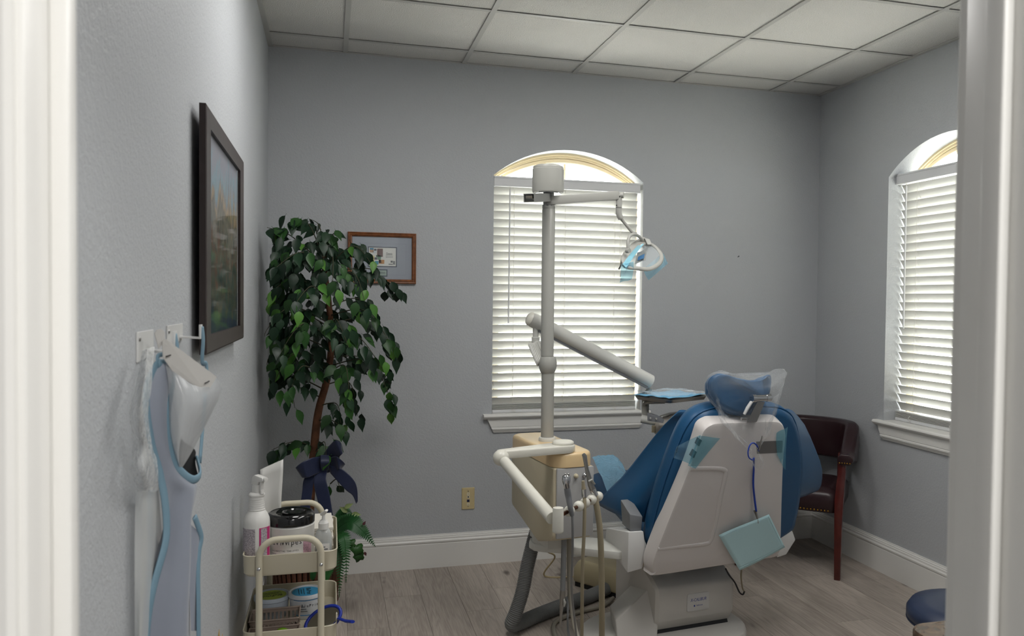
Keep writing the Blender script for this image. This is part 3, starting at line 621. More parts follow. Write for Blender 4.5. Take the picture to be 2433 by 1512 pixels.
mb = MB(); mb.tube([(1.137, 3.198, 1.821), (1.137, 3.198, 1.800), (1.141, 3.198, 1.788), (1.148, 3.198, 1.776)], [0.0128, 0.0128, 0.0125, 0.0115], n=16); mb.obj('lower_knuckle', M_GREYW, lamp, smooth=45)
mb = MB(); mb.lathe([(0.0131, 0), (0.0131, 0.003)], V((1.137, 3.198, 1.819)), n=16); mb.obj('joint_ring', M_STEEL, lamp, smooth=45)
for q in ((1.132, 3.175, 1.863), (1.123, 3.185, 1.829)):
    mb = MB(); mb.ball(q, 0.003, 8, 6); mb.obj('screw', M_DARK, lamp, smooth=50)
Rt, Rb = V((1.148, 3.198, 1.776)), V((1.204, 3.200, 1.716))
mb = MB(); mb.tube([Rt, Rb], [0.0062, 0.0066], n=12); mb.obj('drop_rod', M_GREYW, lamp, smooth=45)
# yoke: arc gripping the head on both sides
mb = MB(); mb.tube(spline([(1.166, 3.160, 1.650), (1.167, 3.165, 1.681), (1.181, 3.180, 1.705), (1.206, 3.200, 1.714), (1.243, 3.240, 1.710), (1.272, 3.270, 1.692), (1.284, 3.280, 1.664)], 6), 0.0066, n=12); mb.obj('yoke', M_GREYW, lamp, smooth=50)
# head: open rim loop in front, grey hood behind its upper left half
rim = [(1.138, 3.130, 1.580), (1.192, 3.190, 1.628), (1.238, 3.235, 1.664), (1.276, 3.265, 1.682), (1.315, 3.275, 1.679), (1.340, 3.265, 1.659), (1.347, 3.240, 1.631), (1.327, 3.205, 1.603), (1.289, 3.170, 1.581), (1.246, 3.145, 1.569), (1.198, 3.130, 1.571), (1.163, 3.125, 1.573)]
RL = spline([V(p) for p in rim] + [V(rim[0])], 5)
mb = MB(); mb.tube(RL, 0.0065, n=10, flat=1.5, up=(-0.4, 0.6, 0.7)); mb.obj('front_rim', M_GREYW, lamp, smooth=50)
rc = sum(RL, V(0, 0, 0))/len(RL)
mb = MB(); mb.rings([[tuple(rc + (p-rc)*0.98) for p in RL[:-1]], [tuple(rc + (p-rc)*0.55 + V(-0.006, -0.008, -0.008)) for p in RL[:-1]], [tuple(rc + (p-rc)*0.05 + V(-0.009, -0.012, -0.012)) for p in RL[:-1]]], cap0=False); mb.obj('front_shield', film('clear_lens', '#cfd8da', clear=0.80, rough=0.05), lamp, smooth=True)
ridge = [V(p) for p in ((1.141, 3.170, 1.607), (1.160, 3.200, 1.633), (1.190, 3.235, 1.659), (1.225, 3.270, 1.681), (1.265, 3.300, 1.700), (1.299, 3.320, 1.710), (1.319, 3.310, 1.690))]
edge = [V(p) for p in ((1.138, 3.130, 1.580), (1.192, 3.190, 1.628), (1.214, 3.210, 1.646), (1.238, 3.235, 1.664), (1.259, 3.250, 1.676), (1.280, 3.265, 1.683), (1.315, 3.275, 1.679))]
back = [p + V(0.012, 0.05, -0.035) for p in ridge]
rows = [edge, [a.lerp(b_, 0.5) + V(-0.008, -0.006, 0.006) for a, b_ in zip(edge, ridge)], ridge, back]
G_ = [spline(r, 4) for r in rows]; G2 = [[V(q) for q in spline([g[i] for g in G_], 4)] for i in range(len(G_[0]))]
m_ = len(G2[0]); mb = MB(); mb.add([tuple(p) for r in G2 for p in r], [(j*m_+i, j*m_+i+1, (j+1)*m_+i+1, (j+1)*m_+i) for j in range(len(G2)-1) for i in range(m_-1)]); mb.obj('hood', M_GREYW, lamp, smooth=50, thick=0.004)
mb = MB(); mb.rings([[(1.276, 3.260, 1.705), (1.301, 3.260, 1.701), (1.308, 3.250, 1.677), (1.286, 3.250, 1.676)], [(1.288, 3.300, 1.708), (1.313, 3.300, 1.706), (1.321, 3.290, 1.680), (1.298, 3.290, 1.679)]]); mb.obj('hood_bridge', M_GREYW, lamp, bevel=0.003)
mb = MB(); mb.grid(wavy((1.241, 3.250, 1.643), (1.298, 3.280, 1.671), (1.203, 3.180, 1.594), (1.259, 3.200, 1.603), 0.006, 1.0), 6, 6); mb.obj('reflector', mat('faceted_mirror', '#b9b2a6', rough=0.15, metal=0.9), lamp)
mb = MB(); mb.rings([[(1.222, 3.190, 1.622), (1.255, 3.200, 1.636), (1.244, 3.180, 1.615), (1.211, 3.170, 1.604)], [(1.229, 3.210, 1.623), (1.263, 3.220, 1.637), (1.252, 3.200, 1.616), (1.218, 3.190, 1.605)]]); mb.obj('bulb_shield', mat('blue_filter', '#3d6a94', rough=0.2), lamp, bevel=0.002)
mb = MB(); mb.lathe([(0.010, -0.008), (0.010, 0.008)], V((1.165, 3.158, 1.643)), n=16, axis=(0.5, -0.85, 0.0)); mb.obj('pivot_cap', M_GREYW, lamp, smooth=45)
mb = MB(); mb.tube([(1.128, 3.140, 1.582), (1.118, 3.135, 1.566)], 0.0025, n=10); mb.obj('handle', M_DARK, lamp, smooth=45)
# barrier film: blue strips hanging from both handles
M_FILM = film('blue_barrier_film', '#a5d0e2', clear=0.76, rough=0.10, tint='#c3e7f4', wrinkle=(30, 0.5))
fl = thing('barrier_film_strip', 'clear blue film hanging from the left end of the dental light', 'plastic film', (1.146, 3.160, 1.499), 'blue films on the dental light')
mb = MB(); mb.grid(wavy((1.251, 3.200, 1.676), (1.232, 3.220, 1.671), (1.137, 3.100, 1.572), (1.125, 3.115, 1.586), 0.002), 10, 10); mb.obj('wrapped_band', film('blue_barrier_film_dense', '#94cbdc', clear=0.30, rough=0.12, tint='#9fdcec'), fl, smooth=True)
mb = MB(); mb.grid(wavy((1.121, 3.110, 1.585), (1.177, 3.120, 1.597), (1.124, 3.140, 1.512), (1.171, 3.120, 1.526), 0.003, 2.5, 1), 8, 8); mb.obj('loose_tail', M_FILM, fl, smooth=True)
mb = MB(); mb.grid(wavy((1.268, 3.250, 1.573), (1.368, 3.280, 1.645), (1.290, 3.240, 1.527), (1.391, 3.270, 1.602), 0.004, 1.5), 8, 8); o = mb.obj('barrier_film_sheet', M_FILM, None, smooth=True)
tag(o, 'clear blue film sheet hanging from the right end of the dental light', 'plastic film', 'blue films on the dental light')

# ---- delivery arm with console and tray
M_CONS = mat('warm_grey_console', '#a9a39b', rough=0.3)
dl = thing('delivery_arm', 'thick white delivery arm sloping from the post to the tray', 'dental arm', (0.842, 3.420, 1.191))
T0, T1 = V((0.825, 3.440, 1.358)), V((1.416, 3.520, 1.068))
mb = MB(); td = (T1-T0).normalized(); mb.tube([T0, T0+td*0.002, T0.lerp(T1, 0.03), T1], [0.026, 0.030, 0.0325, 0.0325], n=24); mb.obj('arm_tube', M_WHITE, dl, smooth=50)
mb = MB(); mb.tube([T0-td*0.012, T0-td*0.006, T0+td*0.002], [0.018, 0.027, 0.0315], n=24); mb.obj('end_cap', M_ARM, dl, smooth=50)
mb = MB(); dn = V(0, 0, -1); mb.rings([[tuple(c + V(0, 0, -0.034) + V(0, 1, 0)*sx*0.018 + V(0, 0, 1)*sz*0.006) for sx, sz in ((-1, -1), (1, -1), (1, 1), (-1, 1))] for c in (T0.lerp(T1, 0.06), T0.lerp(T1, 0.97))]); mb.obj('spring_channel', M_GREY, dl)
mb = MB(); q = V((0.851, 3.440, 1.299)); mb.lathe([(0.017, -0.055), (0.017, -0.022), (0.0125, -0.020), (0.0125, 0.04)], q, n=18); mb.obj('pivot_pin', M_WHITE, dl, smooth=45)
# fluted bracket between pin and post joint
def flute(u, v):
    a, b_ = V((0.814, 3.420, 1.249)), V((0.849, 3.400, 1.255)); c, d = V((0.840, 3.360, 1.160)), V((0.865, 3.350, 1.196))
    p = a*(1-u)*(1-v) + b_*u*(1-v) + c*(1-u)*v + d*u*v
    return p + V(-0.5, -0.8, 0)*(0.008*math.sin(math.pi*u) + 0.0022*math.cos(u*14*math.pi)) 
mb = MB(); mb.grid(flute, 42, 8); mb.obj('fluted_bracket', M_WHITE, dl, smooth=60, thick=0.012)
mb = MB(); mb.tube([(0.849, 3.420, 1.254), (0.866, 3.370, 1.194)], [0.016, 0.022], n=14); mb.obj('bracket_core', M_WHITE, dl, smooth=50)
mb = MB(); e1 = T1 + V(0.0, 0, -0.03); mb.tube([e1, V((1.402, 3.530, 1.013))], 0.012, n=12); mb.tube([V((1.397, 3.530, 0.984)) + V(0, 0, 0.03), V((1.398, 3.530, 0.894))], 0.017, n=16); mb.obj('drop_post', M_GREYW, dl, smooth=45)
mb = MB(); mb.tube([(1.375, 3.520, 0.897), (1.411, 3.500, 0.891), (1.461, 3.470, 0.886)], 0.0195, n=18); mb.obj('console_end', M_WHITE, dl, smooth=50)
CM = frame((1.551, 3.470, 0.867), math.radians(-12))
mb = MB(CM)
def cons(x, h, d): return [(x, -d, -0.035), (x, -d, h*0.35), (x, -d*0.72, h*0.8), (x, -d*0.2, h), (x, d*0.5, h*0.95), (x, d, h*0.4), (x, d, -0.035)]
mb.rings([cons(-0.125, 0.022, 0.055), cons(-0.115, 0.036, 0.07), cons(-0.05, 0.058, 0.09), cons(0.03, 0.066, 0.10), cons(0.11, 0.048, 0.09), cons(0.16, 0.02, 0.07)])
mb.obj('console_body', M_CONS, dl, smooth=50, bevel=0.004)
mb = MB(); mb.rings([[(1.354, 3.395, 0.943), (1.376, 3.390, 0.939), (1.409, 3.385, 0.928), (1.429, 3.380, 0.911), (1.425, 3.380, 0.896), (1.355, 3.395, 0.907)], [(1.360, 3.410, 0.941), (1.382, 3.405, 0.937), (1.415, 3.400, 0.926), (1.435, 3.395, 0.909), (1.431, 3.395, 0.894), (1.361, 3.410, 0.905)]]); mb.obj('side_panel', M_GREY, dl)
for q in ((1.366, 3.388, 0.919), (1.392, 3.383, 0.916)):
    mb = MB(); mb.lathe([(0.0045, 0), (0.004, 0.003)], q, n=12, axis=(0, -1, 0)); mb.obj('panel_button', M_GREYW, dl, smooth=50)
mb = MB(); mb.lathe([(0.011, -0.03), (0.011, 0)], V((1.414, 3.460, 0.873)), n=12); mb.obj('underside_knob', M_HOSET, dl, smooth=45)
text('console_letters', 'DCI', 0.017, frame((1.540, 3.385, 0.945), math.radians(-12), math.radians(62)), M_DARK, dl)
mb = MB(); mb.tube(spline([(1.391, 3.520, 0.960), (1.389, 3.500, 0.974), (1.412, 3.470, 0.979), (1.461, 3.450, 0.983)], 5), 0.012, n=12, flat=0.7); mb.obj('tray_bracket', M_STEEL, dl, smooth=45)
# tray, napkin and clear cover on the bracket
TZ = 1.004
TP = [V(1.345, 3.535, TZ), V(1.418, 3.325, TZ), V(1.672, 3.452, TZ), V(1.60, 3.665, TZ)]
tc = sum(TP, V(0, 0, 0))/4; ex = (TP[2]-TP[1]).normalized(); ey = V(-ex.y, ex.x, 0)
tw, th = (TP[2]-TP[1]).length, (TP[0]-TP[1]).length
def tray_ring(z, s): return [tuple(tc + ex*x + ey*y + V(0, 0, z)) for x, y in rrect(tw*s, th*s, 0.03*s, 6)]
tray = thing('instrument_tray', 'steel instrument tray on the delivery arm behind the chair', 'tray', tc)
mb = MB(); mb.rings([tray_ring(-0.014, 0.90), tray_ring(-0.012, 0.93), tray_ring(0.0, 0.985), tray_ring(0.0015, 1.0), tray_ring(-0.001, 1.0), tray_ring(-0.003, 0.985), tray_ring(-0.016, 0.93)]); mb.obj('pan', M_STEEL, tray, smooth=40)
NM = frame(tc + V(0, 0, 0.004), math.atan2(ex.y, ex.x))
mb = MB(NM); mb.grid(lambda u, v: ((u-0.5)*tw*0.99, (v-0.5)*th*0.96, 0.003 + 0.0022*math.sin(9*u+5*v) + 0.002*math.sin(17*v-6*u)), 24, 18); o = mb.obj('paper_napkin', mat('sky_blue_paper', '#79b4d6', rough=0.8, bump=(90, 0.4, 0.002)), None, smooth=True, thick=0.002)
tag(o, 'sky blue paper napkin lying in the steel instrument tray', 'napkin')
def crumple(p, a, s): return a*(math.sin(p[0]*41*s+1.3)*math.sin(p[1]*37*s) + 0.6*math.sin(p[0]*83*s+p[1]*59*s) + 0.4*math.sin(p[1]*131*s-p[0]*97*s))
mb = MB(NM); mb.grid(lambda u, v: ((u-0.5)*tw*1.06, (v-0.5)*th*1.05, 0.012 + 0.012*math.sin(math.pi*u)*math.sin(math.pi*v) + crumple((u, v), 0.0035, 0.35) + (0.03*max(0, u*-9+1.0)*max(0, v*2-1)) ), 34, 26)
o = mb.obj('tray_sleeve', film('clear_wrap', '#eef4f6', clear=0.86, rough=0.06, wrinkle=(40, 0.8)), None, smooth=True); tag(o, 'crumpled clear plastic sleeve over the blue napkin on the tray', 'plastic sleeve')
mb = MB(NM); mb.box(tw*0.36, tw*0.45, th*-0.18, th*0.02, 0.012, 0.0135); o = mb.obj('white_card', mat('white_card_paper', '#eceff0', rough=0.6), None); tag(o, 'small white card at the right end of the wrapped tray', 'card')

# ================================================================ dental chair
M_SHELL = mat('white_chair_shell', '#d3cecb', rough=0.35, spec=0.5)
M_BLUE = mat('blue_vinyl', '#194f78', rough=0.38, spec=0.5, bump=(420, 0.08, 0.001))
M_PIPE = mat('blue_vinyl_seam', '#17507c', rough=0.4)
M_POD = mat('white_pod_plastic', '#d2d2d0', rough=0.4)
M_BASE = mat('grey_white_base', '#c2bfb9', rough=0.4)
ch = thing('dental_chair', 'blue upholstered dental chair with a white shell back turned to the doorway', 'dental chair', (1.58, 3.25, 0.0))
SN = V(-0.1174, 0.9564, 0.2672)           # normal of the reclined back, toward the toe end
def off(pts, d, s=1.0, c=None):
    P = [V(p) for p in pts]; c = c or sum(P, V(0, 0, 0))/len(P)
    return [tuple(c + (p-c)*s + SN*d) for p in P]
def dense(pts, n=4):
    P = [V(p) for p in pts]; P = spline(P + [P[0]], n); return [tuple(p) for p in P[:-1]]
# shell outline on the back plane
so = [(1.222, 2.991, 0.383), (1.231, 3.000, 0.356), (1.252, 3.006, 0.344), (1.521, 3.038, 0.348), (1.812, 3.072, 0.353), (1.834, 3.070, 0.370), (1.838, 3.061, 0.405), (1.805, 3.002, 0.601), (1.775, 2.946, 0.788), (1.764, 2.914, 0.897), (1.751, 2.902, 0.936), (1.728, 2.893, 0.959), (1.690, 2.885, 0.969), (1.571, 2.869, 0.972), (1.436, 2.853, 0.974), (1.399, 2.849, 0.969), (1.372, 2.851, 0.950), (1.359, 2.860, 0.912), (1.332, 2.888, 0.803), (1.282, 2.929, 0.632), (1.240, 2.965, 0.485), (1.223, 2.983, 0.414)]
so = dense(so, 3)
mb = MB(); mb.rings([off(so, 0.0, 0.955), off(so, 0.004, 0.985), off(so, 0.014, 1.0), off(so, 0.06, 1.02), off(so, 0.075, 1.0)]); mb.obj('back_shell', M_SHELL, ch, smooth=35)
# embossed ridges on the shell
mb = MB(); mb.tube(spline([(1.334, 2.892, 0.795), (1.448, 2.907, 0.787), (1.490, 2.914, 0.777), (1.497, 2.920, 0.759), (1.492, 2.946, 0.666), (1.485, 2.987, 0.520), (1.477, 2.999, 0.475), (1.453, 2.999, 0.463), (1.347, 2.987, 0.464), (1.239, 2.975, 0.464)], 5), 0.0105, n=10, flat=0.45, up=(0, 1, 0.25)); mb.obj('embossed_ridge', M_SHELL, ch, smooth=60)
mb = MB(); mb.tube(spline([(1.619, 2.932, 0.781), (1.619, 2.952, 0.709), (1.593, 2.994, 0.546)], 5), 0.004, n=8, flat=0.4, up=(0, 1, 0.25)); mb.obj('embossed_line', M_SHELL, ch, smooth=60)
mb = MB(); st = [(1.619, 2.898, 0.888), (1.747, 2.915, 0.884), (1.755, 2.930, 0.833), (1.633, 2.914, 0.836)]; mb.rings([st, off(st, 0.004)]); mb.obj('grey_stripe', mat('grey_decal', '#6f6d6c', rough=0.5), ch)
for q in (((1.356, 2.857, 0.914), (1.366, 2.860, 0.908), (1.357, 2.865, 0.885), (1.347, 2.862, 0.891)), ((1.341, 2.868, 0.868), (1.351, 2.871, 0.862), (1.342, 2.877, 0.838), (1.330, 2.873, 0.844))):
    mb = MB(); mb.rings([list(q), off(q, 0.02)]); mb.obj('rocker_switch', M_DARK, ch)
# backrest cushion, seen around the shell
co = [(1.270, 3.098, 0.397), (1.234, 3.075, 0.462), (1.234, 3.047, 0.563), (1.257, 3.007, 0.715), (1.293, 2.970, 0.863), (1.325, 2.948, 0.956), (1.370, 2.939, 1.009), (1.443, 2.942, 1.032), (1.540, 2.953, 1.033), (1.661, 2.969, 1.030), (1.767, 2.986, 1.017), (1.835, 3.005, 0.976), (1.884, 3.035, 0.890), (1.924, 3.072, 0.775), (1.944, 3.113, 0.639), (1.946, 3.152, 0.500), (1.923, 3.166, 0.439), (1.784, 3.166, 0.378), (1.534, 3.144, 0.349)]
cd = dense(co, 3)
mb = MB(); mb.rings([off(cd, -0.045, 0.90), off(cd, -0.04, 0.955), off(cd, -0.012, 0.99), off(cd, 0.02, 1.0), off(cd, 0.045, 0.985), off(cd, 0.062, 0.93), off(cd, 0.066, 0.8)]); cu = mb.obj('backrest_cushion', M_BLUE, ch, smooth=True)
mb = MB(); mb.tube([V(p) for p in off(cd, -0.020, 0.987)] + [V(off(cd, -0.020, 0.987)[0])], 0.0030, n=6); mb.obj('piping', M_PIPE, cu, smooth=True)
# sling wings on both sides
def sheet3(rows, nu=14, nv=14):
    R = [spline(r, nu//(len(r)-1)) for r in rows]; m = min(len(r) for r in R); R = [r[:m] for r in R]
    cols = [spline([r[i] for r in R], max(2, nv//(len(R)-1))) for i in range(m)]
    h = len(cols[0]); return [[cols[i][j] for i in range(m)] for j in range(h)]
def sheet_mb(rows, **k):
    G = sheet3(rows, **k); mb = MB(); m = len(G[0])
    mb.add([tuple(p) for r in G for p in r], [(j*m+i, j*m+i+1, (j+1)*m+i+1, (j+1)*m+i) for j in range(len(G)-1) for i in range(m-1)]); return mb
rows = [[(1.338, 3.020, 0.999), (1.358, 3.000, 1.003), (1.368, 2.970, 0.995)],
        [(1.311, 3.100, 0.934), (1.344, 3.060, 0.930), (1.368, 3.020, 0.927)],
        [(1.268, 3.220, 0.802), (1.296, 3.130, 0.800), (1.321, 3.060, 0.820)],
        [(1.223, 3.350, 0.664), (1.243, 3.180, 0.678), (1.290, 3.100, 0.710)],
        [(1.163, 3.480, 0.540), (1.184, 3.240, 0.557), (1.266, 3.150, 0.596)],
        [(1.173, 3.460, 0.526), (1.198, 3.240, 0.528), (1.260, 3.170, 0.521)]]
sheet_mb(rows).obj('side_wing', M_BLUE, ch, smooth=True, thick=0.014)
rows = [[(1.809, 3.020, 0.995), (1.841, 3.050, 0.992), (1.908, 3.120, 0.971)],
        [(1.856, 3.060, 0.941), (1.930, 3.120, 0.921), (2.030, 3.220, 0.894)],
        [(1.915, 3.100, 0.825), (2.028, 3.200, 0.803), (2.155, 3.320, 0.758)],
        [(1.955, 3.140, 0.706), (2.078, 3.240, 0.680), (2.244, 3.400, 0.649)],
        [(1.961, 3.160, 0.618), (2.083, 3.260, 0.598), (2.254, 3.420, 0.570)],
        [(1.949, 3.180, 0.575), (2.075, 3.280, 0.560), (2.236, 3.420, 0.546)]]
sheet_mb(rows).obj('side_wing', M_BLUE, ch, smooth=True, thick=0.014)
# seat and leg cushion running forward
def seatring(c, hw, h, up_=0.0):
    c = V(c); e = V(0.9925, 0.1219, 0)
    return [tuple(c + e*x*hw + V(0, 0, 1)*z*h) for x, z in ((-1, -0.45), (-1.02, 0.1), (-0.9, 0.75), (-0.55, 0.95), (0, 0.9), (0.55, 0.95), (0.9, 0.75), (1.02, 0.1), (1, -0.45), (0.6, -0.8), (-0.6, -0.8))]
mb = MB(); mb.rings([seatring((1.56, 3.16, 0.40), 0.20, 0.05), seatring((1.55, 3.20, 0.41), 0.235, 0.065), seatring((1.53, 3.42, 0.425), 0.245, 0.075), seatring((1.515, 3.62, 0.445), 0.225, 0.075), seatring((1.495, 3.80, 0.47), 0.205, 0.07), seatring((1.475, 3.98, 0.49), 0.180, 0.062), seatring((1.46, 4.10, 0.495), 0.165, 0.05), seatring((1.458, 4.125, 0.495), 0.13, 0.03)])
se = mb.obj('seat_cushion', M_BLUE, ch, smooth=60, sub=1)
mb = MB(); mb.rings([seatring((1.53, 3.20, 0.335), 0.15, 0.025), seatring((1.52, 3.5, 0.355), 0.17, 0.03), seatring((1.49, 3.85, 0.40), 0.13, 0.025), seatring((1.47, 4.0, 0.425), 0.10, 0.02)]); mb.obj('seat_frame', M_POD, ch, smooth=50)
# arm pods and grey armrest posts
def pod(near, far, m, nm): mb = MB(); mb.rings([list(near), list(far)]); mb.obj(nm, m, ch, bevel=0.004, smooth=40)
pod(((1.147, 3.060, 0.515), (1.211, 3.060, 0.514), (1.225, 3.060, 0.424), (1.208, 3.060, 0.362), (1.145, 3.060, 0.350)), ((1.135, 3.300, 0.467), (1.250, 3.300, 0.473), (1.260, 3.300, 0.395), (1.246, 3.300, 0.356), (1.130, 3.300, 0.401)), M_POD, 'arm_pod')
pod(((1.869, 3.120, 0.501), (1.906, 3.120, 0.496), (1.941, 3.120, 0.410), (1.897, 3.120, 0.349), (1.852, 3.120, 0.339), (1.838, 3.120, 0.424)), ((1.977, 3.360, 0.460), (2.003, 3.360, 0.458), (2.036, 3.360, 0.390), (2.001, 3.360, 0.345), (1.958, 3.360, 0.338), (1.944, 3.360, 0.388)), M_POD, 'arm_pod')
pod(((1.158, 3.080, 0.582), (1.215, 3.080, 0.568), (1.210, 3.080, 0.510), (1.161, 3.080, 0.512)), ((1.169, 3.220, 0.606), (1.218, 3.220, 0.608), (1.223, 3.220, 0.510), (1.178, 3.220, 0.502)), M_GREY, 'armrest_post')
pod(((1.892, 3.140, 0.553), (1.907, 3.140, 0.555), (1.914, 3.140, 0.494), (1.893, 3.140, 0.492)), ((1.943, 3.240, 0.553), (1.956, 3.240, 0.553), (1.962, 3.240, 0.492), (1.945, 3.240, 0.489)), M_GREY, 'armrest_post')
mb = MB(); mb.rings([[(1.246, 3.140, 0.393), (1.276, 3.140, 0.391), (1.271, 3.140, 0.332), (1.243, 3.140, 0.337)], [(1.278, 3.240, 0.364), (1.309, 3.240, 0.362), (1.306, 3.240, 0.310), (1.275, 3.240, 0.316)]]); mb.obj('hinge_cover', M_CREAM, ch, bevel=0.002)
# lift cover with name plate, side wedge, base plate
f0, f1 = V(1.305, 3.114, 0), V(1.668, 3.158, 0); fx = (f1-f0).normalized(); fyv = V(-fx.y, fx.x, 0)
def lift(x, prof): return [tuple(f0 + fx*x + fyv*y + V(0, 0, z)) for y, z in prof]
lp = [(0.035, 0.062), (0.004, 0.108), (0.0, 0.116), (-0.002, 0.238), (0.004, 0.250), (0.012, 0.256), (0.12, 0.315), (0.36, 0.325), (0.36, 0.062)]
mb = MB(); mb.rings([lift(-0.012, [(y+0.012, z*0.985) for y, z in lp]), lift(0.0, lp), lift(0.355, lp), lift(0.37, [(y+0.012, z*0.985) for y, z in lp])]); lc = mb.obj('lift_cover', M_BASE, ch, smooth=35)
PM = frame(f0 + fx*0.187 + V(0, 0, 0.176) - fyv*0.0035, math.atan2(fx.y, fx.x), math.radians(90))
mb = MB(PM); mb.rings([[(x, y, -0.003) for x, y in rrect(0.108, 0.075, 0.008, 4)], [(x, y, 0.0) for x, y in rrect(0.108, 0.075, 0.008, 4)], [(x*0.97, y*0.96, 0.0012) for x, y in rrect(0.108, 0.075, 0.008, 4)]]); npl = mb.obj('name_plate', mat('plate_grey', '#c6c5c2', rough=0.35), lc, smooth=40)
M_INK = mat('blue_ink', '#22368a', rough=0.5)
def shear(o, k):
    M = PM.to_3x3().to_4x4(); Mi = M.inverted()
    S = Matrix.Identity(4); S[0][1] = k; o.data.transform(M @ S @ Mi)
o = text('name_lettering', 'X-CALIBUR', 0.019, PM @ Matrix.Translation((0.001, 0.010, 0.0012)), M_INK, lc, sx=0.82); shear(o, 0.22)
o = text('maker_lettering', 'belmont', 0.010, PM @ Matrix.Translation((0.006, -0.014, 0.0012)), M_INK, lc, sx=0.9)
mb = MB(PM); mb.box(-0.022, -0.016, -0.018, -0.011, 0.001, 0.0016); mb.obj('maker_mark', M_INK, lc)
w0 = [(1.286, 3.200, 0.225), (1.293, 3.170, 0.228), (1.306, 3.120, 0.097), (1.293, 3.100, 0.032), (1.134, 3.120, -0.011), (1.132, 3.160, 0.123)]
mb = MB(); mb.rings([w0, [tuple(V(p)*0.0 + V(p) + V(0.03, 0.16, 0.0)) for p in w0]]); mb.obj('side_wedge', M_BASE, ch, bevel=0.008, seg=3, smooth=40)
bl = [(1.03, 3.12), (1.00, 3.20), (1.02, 3.30), (1.10, 3.39), (1.22, 3.43), (1.42, 3.46), (1.62, 3.48), (1.70, 3.40), (1.735, 3.22), (1.70, 3.10), (1.60, 3.03), (1.20, 2.99), (1.08, 3.04)]
bd_ = [(p.x, p.y) for p in spline([V(x, y, 0) for x, y in bl + bl[:1]], 4)][:-1]
bc = V(1.40, 3.23, 0)
def br(z, s): return [((x-bc.x)*s+bc.x, (y-bc.y)*s+bc.y, z) for x, y in bd_]
mb = MB(); mb.rings([br(0.0, 1.0), br(0.035, 1.0), br(0.05, 0.985), br(0.056, 0.96)]); mb.obj('base_plate', M_BASE, ch, smooth=40)
mb = MB(); mb.rings([lift(0.0, [(0.02, 0.05), (0.34, 0.05), (0.34, 0.07), (0.03, 0.07)]), lift(0.355, [(0.02, 0.05), (0.34, 0.05), (0.34, 0.07), (0.03, 0.07)])]); mb.obj('lift_well', M_DARK, ch)
# headrest: winged cushion, steel hinge, bracket
ho = [(1.428, 2.860, 1.096), (1.426, 2.860, 1.136), (1.441, 2.860, 1.160), (1.466, 2.860, 1.167), (1.508, 2.860, 1.151), (1.580, 2.860, 1.137), (1.644, 2.860, 1.143), (1.675, 2.860, 1.160), (1.694, 2.860, 1.154), (1.691, 2.860, 1.104), (1.670, 2.860, 1.068), (1.610, 2.860, 1.040), (1.574, 2.860, 1.014), (1.543, 2.860, 1.002), (1.501, 2.860, 1.013), (1.460, 2.860, 1.040)]
hd = dense(ho, 3); hN = V(-0.115, 0.95, -0.2).normalized()
def hoff(d, s):
    P = [V(p) for p in hd]; c = sum(P, V(0, 0, 0))/len(P); return [tuple(c + (p-c)*s + hN*d + hN*0.10*((p-c).dot(V(0.99, 0.12, 0)))**2/0.018*(0.35)) for p in P]
mb = MB(); mb.rings([hoff(0.0, 0.80), hoff(0.004, 0.93), hoff(0.02, 1.0), hoff(0.05, 1.0), hoff(0.07, 0.94), hoff(0.078, 0.75)]); mb.obj('headrest_cushion', M_BLUE, ch, smooth=True)
mb = MB(); mb.tube([V(p) for p in hoff(0.03, 1.005)] + [V(hoff(0.03, 1.005)[0])], 0.002, n=6); mb.obj('headrest_piping', M_PIPE, ch, smooth=True)
mb = MB(); mb.tube([(1.562, 2.835, 1.068), (1.642, 2.840, 1.069)], 0.0135, n=18); mb.tube([(1.560, 2.834, 1.068), (1.575, 2.835, 1.068)], 0.0165, n=20); mb.tube([(1.624, 2.838, 1.068), (1.643, 2.840, 1.069)], 0.0152, n=18); mb.obj('headrest_hinge', M_CHROME, ch, smooth=45)
mb = MB(); mb.rings([[(1.586, 2.835, 1.055), (1.619, 2.835, 1.054), (1.628, 2.860, 1.049), (1.597, 2.860, 1.050)], [(1.548, 2.845, 0.976), (1.590, 2.845, 0.975), (1.607, 2.875, 0.970), (1.564, 2.875, 0.971)]]); mb.obj('headrest_bracket', M_STEEL, ch, bevel=0.002)
mb = MB(); mb.tube([(1.555, 2.825, 1.057), (1.538, 2.825, 1.033), (1.526, 2.828, 1.008)], [0.009, 0.010, 0.008], n=12, flat=0.6); mb.obj('headrest_lever', M_POD, ch, smooth=50)
mb = MB(); mb.lathe([(0.006, -0.012), (0.006, 0.012)], V((1.531, 2.840, 0.990)), n=12, axis=(1, 0.1, 0)); mb.obj('lock_knob', M_STEEL, ch, smooth=45)
# cable under the shell
mb = MB(); mb.tube(spline([(1.609, 3.120, 0.311), (1.632, 3.130, 0.277), (1.664, 3.140, 0.240), (1.697, 3.160, 0.189), (1.714, 3.160, 0.178), (1.721, 3.160, 0.192)], 6), 0.0035, n=8); o = mb.obj('black_wire', M_DARK, ch, smooth=60)
mb = MB(); mb.tube(spline([(1.695, 3.140, 0.292), (1.693, 3.140, 0.262), (1.706, 3.150, 0.210), (1.719, 3.160, 0.194)], 6), 0.005, n=8, flat=0.6); mb.obj('wire_connector', M_HOSET, ch, smooth=60)

